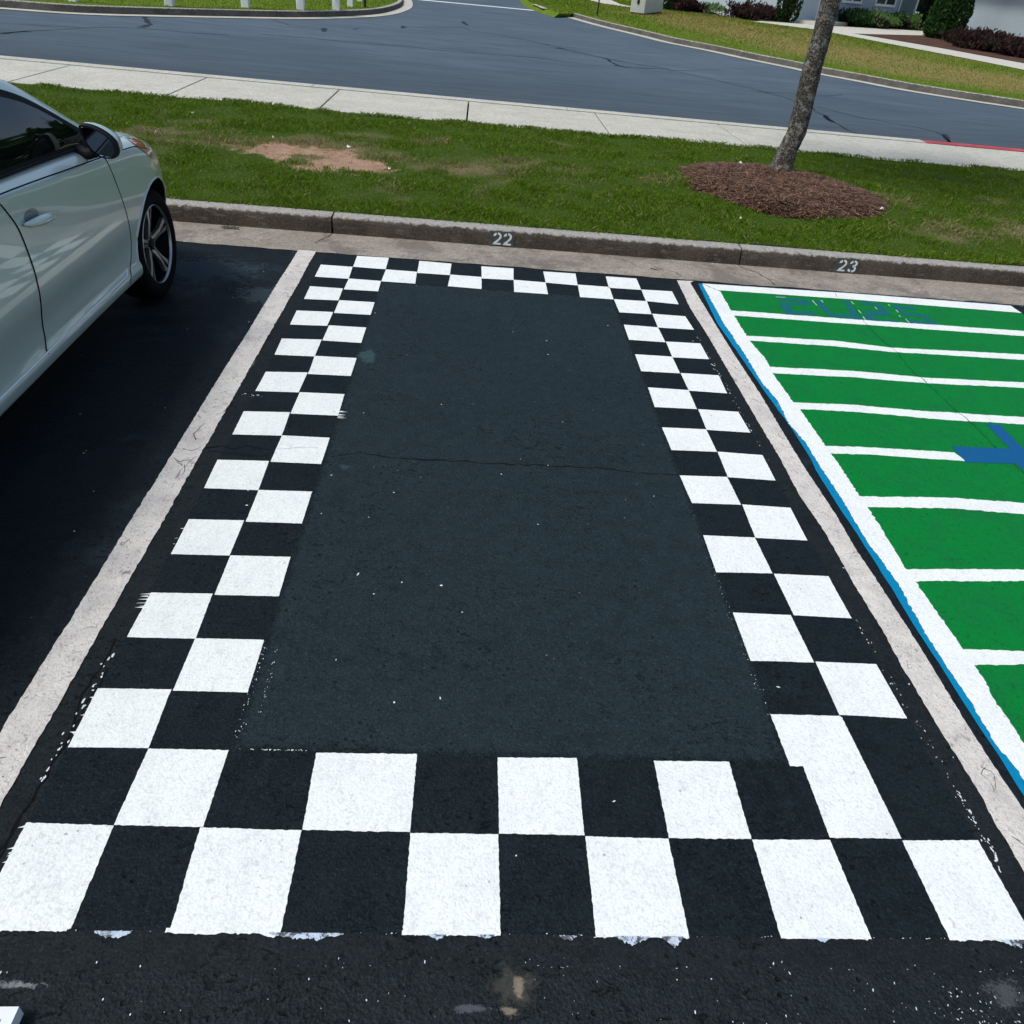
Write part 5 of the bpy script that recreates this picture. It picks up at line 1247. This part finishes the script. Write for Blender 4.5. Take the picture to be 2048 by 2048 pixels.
def side(y, z, sg=1, off=.0):
    """point of the car's flank at (y, z)"""
    h_ = bvh.ray_cast(Vector((CX+sg*2, y, z)), Vector((-sg, 0, 0)))
    if h_[0] is None: return Vector((CX+sg*.7, y, z))
    n_ = h_[1] if h_[1].x*sg > 0 else -h_[1]
    return h_[0]+n_*off
def hit(px, py):
    o = Vector((0, 0, CH)); h_ = bvh.ray_cast(o, ray(px, py).normalized())
    return h_[0]
def car_pts(L): return [(h_.y, h_.z) for h_ in (hit(*p) for p in L) if h_ is not None]
def patch(poly, off, mat, name, parent, step=.03, thick=0, sides=(1, -1)):
    out = []
    for sg in sides:
        P = [Vector(p) for p in poly]; n = len(P); xs_ = [p.x for p in P]; ys_ = [p.y for p in P]
        dP = []
        for i in range(n):
            a_, c_ = P[i], P[(i+1) % n]; k = max(1, int((c_-a_).length/step)); dP += [a_.lerp(c_, j/k) for j in range(k)]
        A, Bq = np.meshgrid(np.arange(min(xs_), max(xs_), step), np.arange(min(ys_), max(ys_), step)); A = A.ravel()+1e-4; Bq = Bq.ravel()+1e-4
        k = pip(A, Bq, dP) & (dpoly(A, Bq, [tuple(p) for p in dP]+[tuple(dP[0])]) > step*.35)
        pts = dP+[Vector((x, y)) for x, y in zip(A[k], Bq[k])]; n = len(dP)
        vs_, _, fs_, *_r = geometry.delaunay_2d_cdt(pts, [(i, (i+1) % n) for i in range(n)], [], 1, 1e-6)
        bb = MB(); bb.add([side(v.x, v.y, sg, off) for v in vs_], [tuple(f) if sg > 0 else tuple(f)[::-1] for f in fs_])
        out.append(bb.build(name, mat, parent if not isinstance(parent, list) else parent[0 if sg > 0 else 1], smooth=True))
    return out
def seamline(b, poly, r_, sg, off=.0, step=.03, closed=False):
    P = [Vector(p) for p in poly]
    if closed: P.append(P[0])
    Q = []
    for i in range(len(P)-1):
        k = max(1, int((P[i+1]-P[i]).length/step)); Q += [P[i].lerp(P[i+1], j/k) for j in range(k)]
    Q.append(P[-1]); b.tube([side(q.x, q.y, sg, off) for q in Q], r_, 6)
q3 = lambda *p: zm(0, 100, 4.83, *p)
q4 = lambda *p: zm(0, 400, 3.865, *p)
fF = car_pts(q3((1010, 1045), (1100, 1230), (1180, 1450), (1240, 1700), (1280, 1932))+q4((1015, 270), (1030, 400), (1028, 570), (1000, 645)))
fR = car_pts(q3((0, 1490), (60, 1590), (180, 1700))+q4((150, 200), (170, 310), (260, 520), (310, 720), (330, 980), (345, 1060), (370, 1120), (374, 1190)))
lampP = car_pts(q3((1222, 860), (1300, 862), (1385, 888), (1435, 935), (1462, 1030), (1400, 990), (1310, 930)))
def smo(P):
    for _ in range(3): P = [P[0]]+[((a[0]+2*c[0]+e[0])/4, (a[1]+2*c[1]+e[1])/4) for a, c, e in zip(P[:-2], P[1:-1], P[2:])]+[P[-1]]
    return [tuple(q) for q in smooth_curve([Vector(p) for p in P], 3)]
fF, fR = smo(fF), smo(fR)
fF = [p for p in fF]; yF = fF[0][0]
belt = lambda y: tv('bz', y)
crest = lambda y: tv('crz', y)
# doors: front and rear, each a skin just proud of the body shell
low_z = lambda y: tv('sb', y)+.075
fdoor = [(yF-.01, crest(yF)-.006)]+fF[1:]+[(fR[-1][0]+.01, fR[-1][1])]+fR[::-1][1:]+[(fR[0][0]-.02, crest(fR[0][0]-.02)-.006)]
seams_b = {}
doors = patch(fdoor, .0015, M_car, 'door', car, .025)
rear = [(fR[0][0]-.035, crest(2.98)-.006)]+[(y-.012, z) for y, z in fR]+[(2.15, low_z(2.1)+.02), (2.08, .42), (1.98, .62), (1.98, .80), (2.05, crest(2.05)-.006)]
rdoors = patch(rear, .0015, M_car, 'door', car, .03)
for k, sg in enumerate((1, -1)):
    bb = MB(); seamline(bb, fF, .0028, sg, .0012); seamline(bb, fR, .003, sg, .0012)
    cl = [(y, crest(y)+.001) for y in np.linspace(1.2, 4.50, 60)]
    seamline(bb, cl, .0026, sg, .0012)
    seamline(bb, [(2.15, low_z(2.1)+.02), (2.08, .42), (1.98, .62), (1.98, .80), (2.05, crest(2.05))], .004, sg, .001)
    bb.build('panel_gap', M_dark, car)
    bb = MB()
    sl_ = [(y, low_z(y)-.004) for y in np.linspace(2.2, fF[-1][0]-.02, 40)]+[(fF[-1][0]+.006, low_z(fF[-1][0])+.006), (fF[-1][0]+.018, low_z(fF[-1][0])+.03)]
    seamline(bb, sl_, .0046, sg, .0035, step=.06)
    bb.build('sill_highlight', plain('sill highlight paint', (.86, .88, .88), .25, var=.02), car)  # pale strip paints the highlight along the door's lower edge
# windows: rail line and belt line bound the glass
rail = lambda y: tv('rz', y)
gtop = [(y, rail(y)-.045) for y in np.linspace(2.95, 3.95, 26)]
gtop = [(y, max(z, belt(y)+.012)) for y, z in gtop]
yb = np.linspace(4.02, 2.95, 24)
frame = [(y, max(rail(y)-.052, belt(y)+.004)) for y in np.linspace(2.0, 4.10, 50)]+[(y, belt(y)+.001) for y in np.linspace(4.10, 2.0, 50)]
patch(frame, .003, M_blk, 'window_frame', car, .03)
def inset(ya, ycap): 
    up = [(y, rail(y)-.085) for y in np.linspace(ya, ycap, 24)]; up = [(y, z) for y, z in up if z > belt(y)+.045]
    ye = up[-1][0]
    return up+[(ye+.04, belt(ye)+.040)]+[(y, belt(y)+.026) for y in np.linspace(ye, ya, 14)]
W1 = patch(inset(3.04, 3.95), .0055, M_tint, 'window', doors)
W2 = patch(inset(2.05, 2.96), .0055, M_tint, 'window', rdoors)
# belt moulding
for sg in (1, -1):
    bb = MB(); seamline(bb, [(y, belt(y)+.006) for y in np.linspace(2.0, 4.02, 50)], .007, sg, .004); bb.build('belt_moulding', M_blk, car, smooth=True)
# windscreen, rear window (seen from above)
def toppatch(poly, off, mat, name):
    P = [Vector(p) for p in poly]; n = len(P); step = .05
    dP = []
    for i in range(n):
        a_, c_ = P[i], P[(i+1) % n]; k = max(1, int((c_-a_).length/step)); dP += [a_.lerp(c_, j/k) for j in range(k)]
    A, Bq = np.meshgrid(np.arange(min(p.x for p in P), max(p.x for p in P), step), np.arange(min(p.y for p in P), max(p.y for p in P), step)); A = A.ravel()+1e-4; Bq = Bq.ravel()+1e-4
    k = pip(A, Bq, dP) & (dpoly(A, Bq, [tuple(p) for p in dP]+[tuple(dP[0])]) > step*.35)
    pts = dP+[Vector((x, y)) for x, y in zip(A[k], Bq[k])]; n = len(dP)
    vs_, _, fs_, *_r = geometry.delaunay_2d_cdt(pts, [(i, (i+1) % n) for i in range(n)], [], 1, 1e-6)
    V_ = []
    for v in vs_:
        h_ = bvh.ray_cast(Vector((v.x, v.y, 3)), Vector((0, 0, -1))); V_.append(h_[0]+Vector((0, 0, off)))
    bb = MB(); bb.add(V_, [tuple(f) for f in fs_]); return bb.build(name, mat, car, smooth=True)
toppatch([(CX-.56, 3.35), (CX+.56, 3.35), (CX+.60, 3.63), (CX+.68, 4.02), (CX+.55, 4.14), (CX, 4.20), (CX-.55, 4.14), (CX-.68, 4.02), (CX-.60, 3.63)], .004, M_tint, 'windscreen')
toppatch([(CX-.52, 1.78), (CX+.52, 1.78), (CX+.54, 1.28), (CX-.54, 1.28)], .004, M_tint, 'rear_window')
for sg in (1, -1):
    q = MB(); q.tube([(CX+sg*x, y, z) for x, y, z in ((.60, 3.63, 0), (.64, 3.83, 0), (.69, 4.02, 0))], .004); 
# headlamps
t = NT('amber lamp'); t.set('Base Color', (.52, .20, .10)); t.set('Roughness', .08); t.set('Coat Weight', 1.); M_amb = t.m
def hitn(px, py, cx_, cy_):
    for k in range(26):
        f = k*.05; o = Vector((0, 0, CH)); h_ = bvh.ray_cast(o, ray(px+(cx_-px)*f, py+(cy_-py)*f).normalized())
        if h_[0] is not None and h_[0].y > 3: return h_[0], (h_[1] if h_[1].dot(o-h_[0]) > 0 else -h_[1])
    return None
def campatch(pix, off, mat, name, step=2.0):
    P = smooth_curve([Vector(p) for p in pix+[pix[0]]], 5)[:-1]; n = len(P); cx_ = sum(p.x for p in P)/n; cy_ = sum(p.y for p in P)/n
    A, Bq = np.meshgrid(np.arange(min(p.x for p in P), max(p.x for p in P), step), np.arange(min(p.y for p in P), max(p.y for p in P), step)); A = A.ravel()+.01; Bq = Bq.ravel()+.01
    k = pip(A, Bq, P) & (dpoly(A, Bq, [tuple(p) for p in P]+[tuple(P[0])]) > step*.4)
    vs_, _, fs_, *_r = geometry.delaunay_2d_cdt(P+[Vector((x, y)) for x, y in zip(A[k], Bq[k])], [(i, (i+1) % n) for i in range(n)], [], 1, 1e-6)
    H_ = [hitn(v.x, v.y, cx_-8, cy_+6) for v in vs_]; fs_ = [f for f in fs_ if all(H_[i] for i in f)]; H_ = [h_ or (Vector((CX, 4.5, .5)), Vector((0, 0, 1))) for h_ in H_]
    for sg in (1, -1):
        V_ = [(CX+sg*((q+nn__*off).x-CX), (q+nn__*off).y, (q+nn__*off).z) for q, nn__ in H_]
        bb = MB(); bb.add(V_, [tuple(f) for f in fs_]); bb.build(name, mat, car, smooth=True)
campatch(q3((1225, 858), (1300, 858), (1390, 888), (1440, 940), (1468, 1045), (1430, 1015), (1380, 975), (1320, 930)), .004, M_amb, 'headlight')
campatch(q3((1640, 1530), (1668, 1532), (1695, 1620), (1700, 1700), (1690, 1755), (1672, 1740), (1655, 1640)), .004, plain('grey bumper reflector', (.33, .34, .30), .3, coat=.6), 'bumper_reflector')
# front reflector / fog surround behind the wheel
# door handles
hp = car_pts(q4((170, 195), (385, 110), (290, 150), (250, 110), (300, 215)))
h0, h1_ = hp[0], hp[1]
for k, sg in enumerate((1, -1)):
    bowl = MB(); cy, cz_ = (h0[0]+h1_[0])/2-.03, (h0[1]+h1_[1])/2+.005; n = 26
    V_ = [side(cy, cz_, sg, .003)]+[side(cy+.055*math.cos(2*math.pi*i/n), cz_+.016+.028*math.sin(2*math.pi*i/n), sg, .003) for i in range(n)]
    bowl.add(V_, [(0, 1+i, 1+(i+1) % n) if sg > 0 else (0, 1+(i+1) % n, 1+i) for i in range(n)]); bowl.build('handle_recess', plain('recess shade paint', (.20, .25, .24), .3, metal=.45, coat=1, var=.02), doors[k], smooth=True)
    hb = MB(); P = []
    for i in range(13):
        s = i/12; y = h0[0]+(h1_[0]-h0[0])*s; z = h0[1]+(h1_[1]-h0[1])*s+.004*math.sin(math.pi*s); P.append(side(y, z, sg, .006+.028*math.sin(math.pi*min(1, max(0, s)))**.5))
    hb.tube(P, [.006+.013*math.sin(math.pi*i/12)**.5 for i in range(13)], 12); hb.build('handle', M_car, doors[k], smooth=True)
    hb = MB(); P = [Vector((p.x, p.y-1.02, p.z+.012)) for p in P]; P = [Vector((side(p.y, p.z, sg, .02).x, p.y, p.z)) for p in P]
    hb.tube(P, [.006+.010*math.sin(math.pi*i/12)**.5 for i in range(13)], 12); hb.build('handle', M_car, rdoors[k], smooth=True)
# arch lips
for u, r_ in AX:
    for sg in (1, -1):
        bb = MB(); P = []
        for k in range(41):
            a = R(-12)+R(204)*k/40; y, z = u+.356*math.cos(a), WZ+.005+.356*math.sin(a)
            P.append(side(y, z, sg, .0))
        bb.tube(P, .0055, 8); bb.build('arch_lip', M_car, car, smooth=True)
# wheels
M_rim = plain('machined alloy', (.42, .42, .40), .28, metal=.85, var=.05)
M_rimb = plain('black wheel paint', (.005, .005, .006), .5, spec=.15)
def wheel(u, sg):
    c = Vector((CX+sg*.730, u, WZ)); ax = Vector((sg, 0, 0.0001))
    w_ = empty('wheel', c, None, None); w_.parent = car; w_.location = c-car.location
    b = MB(); rt = .302
    b.lathe([(.208, .055), (.222, .090), (.245, .101), (.272, .098), (.292, .085), (rt, .060), (rt, .0), (rt, -.06), (.285, -.09), (.22, -.095), (.2, -.07)], c, ax, 72)
    b.build('tyre', M_tyre, w_, smooth=40)
    b = MB(); b.lathe([(.2125, .080), (.2155, .090), (.2125, .0925), (.209, .088), (.2075, .078)], c, ax, 72); b.build('rim', M_rim, w_, smooth=40)
    b = MB(); b.lathe([(.200, .06), (.196, .0), (.18, -.04), (.001, -.045)], c, ax, 60); b.build('barrel', M_rimb, w_, smooth=40)
    # brake disc
    e1 = Vector((0, 1, 0)); e2 = Vector((0, 0, 1))
    def P2(r_, a, h_): return c+e1*(r_*math.cos(a))+e2*(r_*math.sin(a))+ax*h_
    for k in range(5):
        a0 = R(90)+2*math.pi*k/5
        b = MB()
        for s in (-1, 1):   # a pair of flaring silver blades
            A_ = [P2(.036, a0+s*.30, .052), P2(.055, a0+s*.06, .058), P2(.12, a0+s*.035, .070), P2(.207, a0+s*.06, .078)]
            O_ = [P2(.036, a0+s*.75, .050), P2(.075, a0+s*.26, .056), P2(.13, a0+s*.15, .068), P2(.207, a0+s*.20, .076)]
            V_ = A_+O_+[p-ax*.02 for p in A_]+[p-ax*.022 for p in O_]
            F_ = [(i, i+1, 5+i, 4+i) for i in range(3)]+[(i, 8+i, 9+i, i+1) for i in range(3)]+[(4+i, 5+i, 13+i, 12+i) for i in range(3)]
            b.add(V_, F_)
        b.build('spoke', M_rim, w_, smooth=30)
        b = MB(); V_ = [P2(.03, a0-.4, .044), P2(.03, a0+.4, .044), P2(.205, a0+.02, .066), P2(.205, a0-.02, .066)]; V_ += [p-ax*.03 for p in V_]
        b.add(V_, [(0, 1, 2, 3), (0, 3, 7, 4), (1, 5, 6, 2)]); b.build('spoke_web', M_rimb, w_)
        # dark web between neighbouring blades near the hub
    b = MB(); b.lathe([(.0005, .063), (.022, .063), (.027, .058), (.029, .045)], c, ax, 30); b.build('centre_cap', M_rimb, w_, smooth=40)
    for k in range(5):
        b = MB(); a = R(90)+2*math.pi*(k+.5)/5; b.lathe([(.0005, .056), (.006, .056), (.007, .045)], P2(.043, a, 0), ax, 8); b.build('wheel_nut', M_rim, w_)
    b = MB(); b.lathe([(.0005, -.02), (.15, -.02), (.15, -.035)], c, ax, 40); b.build('brake_disc', plain('brake disc', (.10, .10, .10), .4, metal=.8), w_)
    return w_
for u, r_ in AX:
    for sg in (1, -1): wheel(u, sg)
# door mirrors
def mirror(sg):
    yb_ = 3.79
    ol = [(-.078, .066), (-.070, .078), (-.035, .078), (.005, .066), (.045, .044), (.078, .012), (.088, -.020), (.086, -.055), (.066, -.076), (.025, -.080), (-.015, -.072), (-.045, -.045), (-.066, .005)]
    cx, cz_ = CX+sg*(.925), .985
    # smooth the outline
    O = smooth_curve([Vector((p[0]*sg*.86, p[1]*.82)) for p in ol+[ol[0]]], 5)[:-1]; n = len(O)
    mm = empty('door_mirror', (cx, yb_, cz_), None, None); mm.parent = car; mm.location = Vector((cx, yb_, cz_))-car.location
    b = MB(); V_ = []
    prof_ = [(0, .90), (0, 1.0), (.008, 1.03), (.03, 1.03)]
    for dy, k in prof_: V_ += [(cx+p.x*k, yb_+dy, cz_+p.y*k) for p in O]
    b.add(V_, [(r_*n+i, r_*n+(i+1) % n, (r_+1)*n+(i+1) % n, (r_+1)*n+i) for r_ in range(3) for i in range(n)])
    b.tube([(cx-sg*.03, yb_+.03, cz_-.05), (cx-sg*.07, yb_+.045, cz_-.065), (CX+sg*.80, yb_+.07, .925)], [.022, .022, .03], 10)
    b.build('housing', M_blk, mm, smooth=40)
    b = MB(); V_ = []
    for dy, k in ((.030, 1.02), (.05, 1.03), (.085, .93), (.115, .72), (.13, .35)): V_ += [(cx+p.x*k+sg*.004, yb_+dy, cz_+p.y*k+.003) for p in O]
    b.add(V_, [(r_*n+i, r_*n+(i+1) % n, (r_+1)*n+(i+1) % n, (r_+1)*n+i) for r_ in range(4) for i in range(n)]+[tuple(range(4*n, 5*n))]); b.build('mirror_cap', M_car, mm, smooth=50)
    b = MB(); b.add([(cx+p.x*.86, yb_+.006, cz_+p.y*.86) for p in O], [tuple(range(n))])
    b.v = [(x, y+.10*(z-cz_)*-.35+.06*(x-cx)*sg*.5, z) for x, y, z in b.v]
    t = bpy.data.materials.get('mirror glass')
    if t is None:
        t = NT('mirror glass').set('Base Color', (.12, .13, .15)).set('Metallic', 1.).set('Roughness', .02).m
    b.build('mirror_glass', t, mm)
mirror(1); mirror(-1)
# number board lying at the lower left corner of the picture
c0 = g(38, 2013, .045); cL = g(-60, 2013.5, .045)-c0; cD = g(22, 2048, .045)-c0; ul = cL.normalized(); ud = cD.normalized()
root = empty('sign_board', c0, 'white rimmed board with a dark centre lying on the asphalt at the lower left corner', 'board')
def qd(a0, a1, d0, d1): return [c0+ul*a0+ud*d0, c0+ul*a1+ud*d0, c0+ul*a1+ud*d1, c0+ul*a0+ud*d1]
b = MB()
for a0, a1, d0, d1 in ((0, .42, 0, .022), (0, .022, .022, .25), (.398, .42, .022, .25), (0, .42, .25, .272)): b.prism(qd(a0, a1, d0, d1), .012, .045)
b.build('rim', plain('white plastic rim', (.74, .78, .76), .35, var=.03), root)
b = MB(); b.prism(qd(.022, .398, .022, .25), .012, .038); b.build('panel', plain('navy panel', (.01, .014, .025), .4), root)
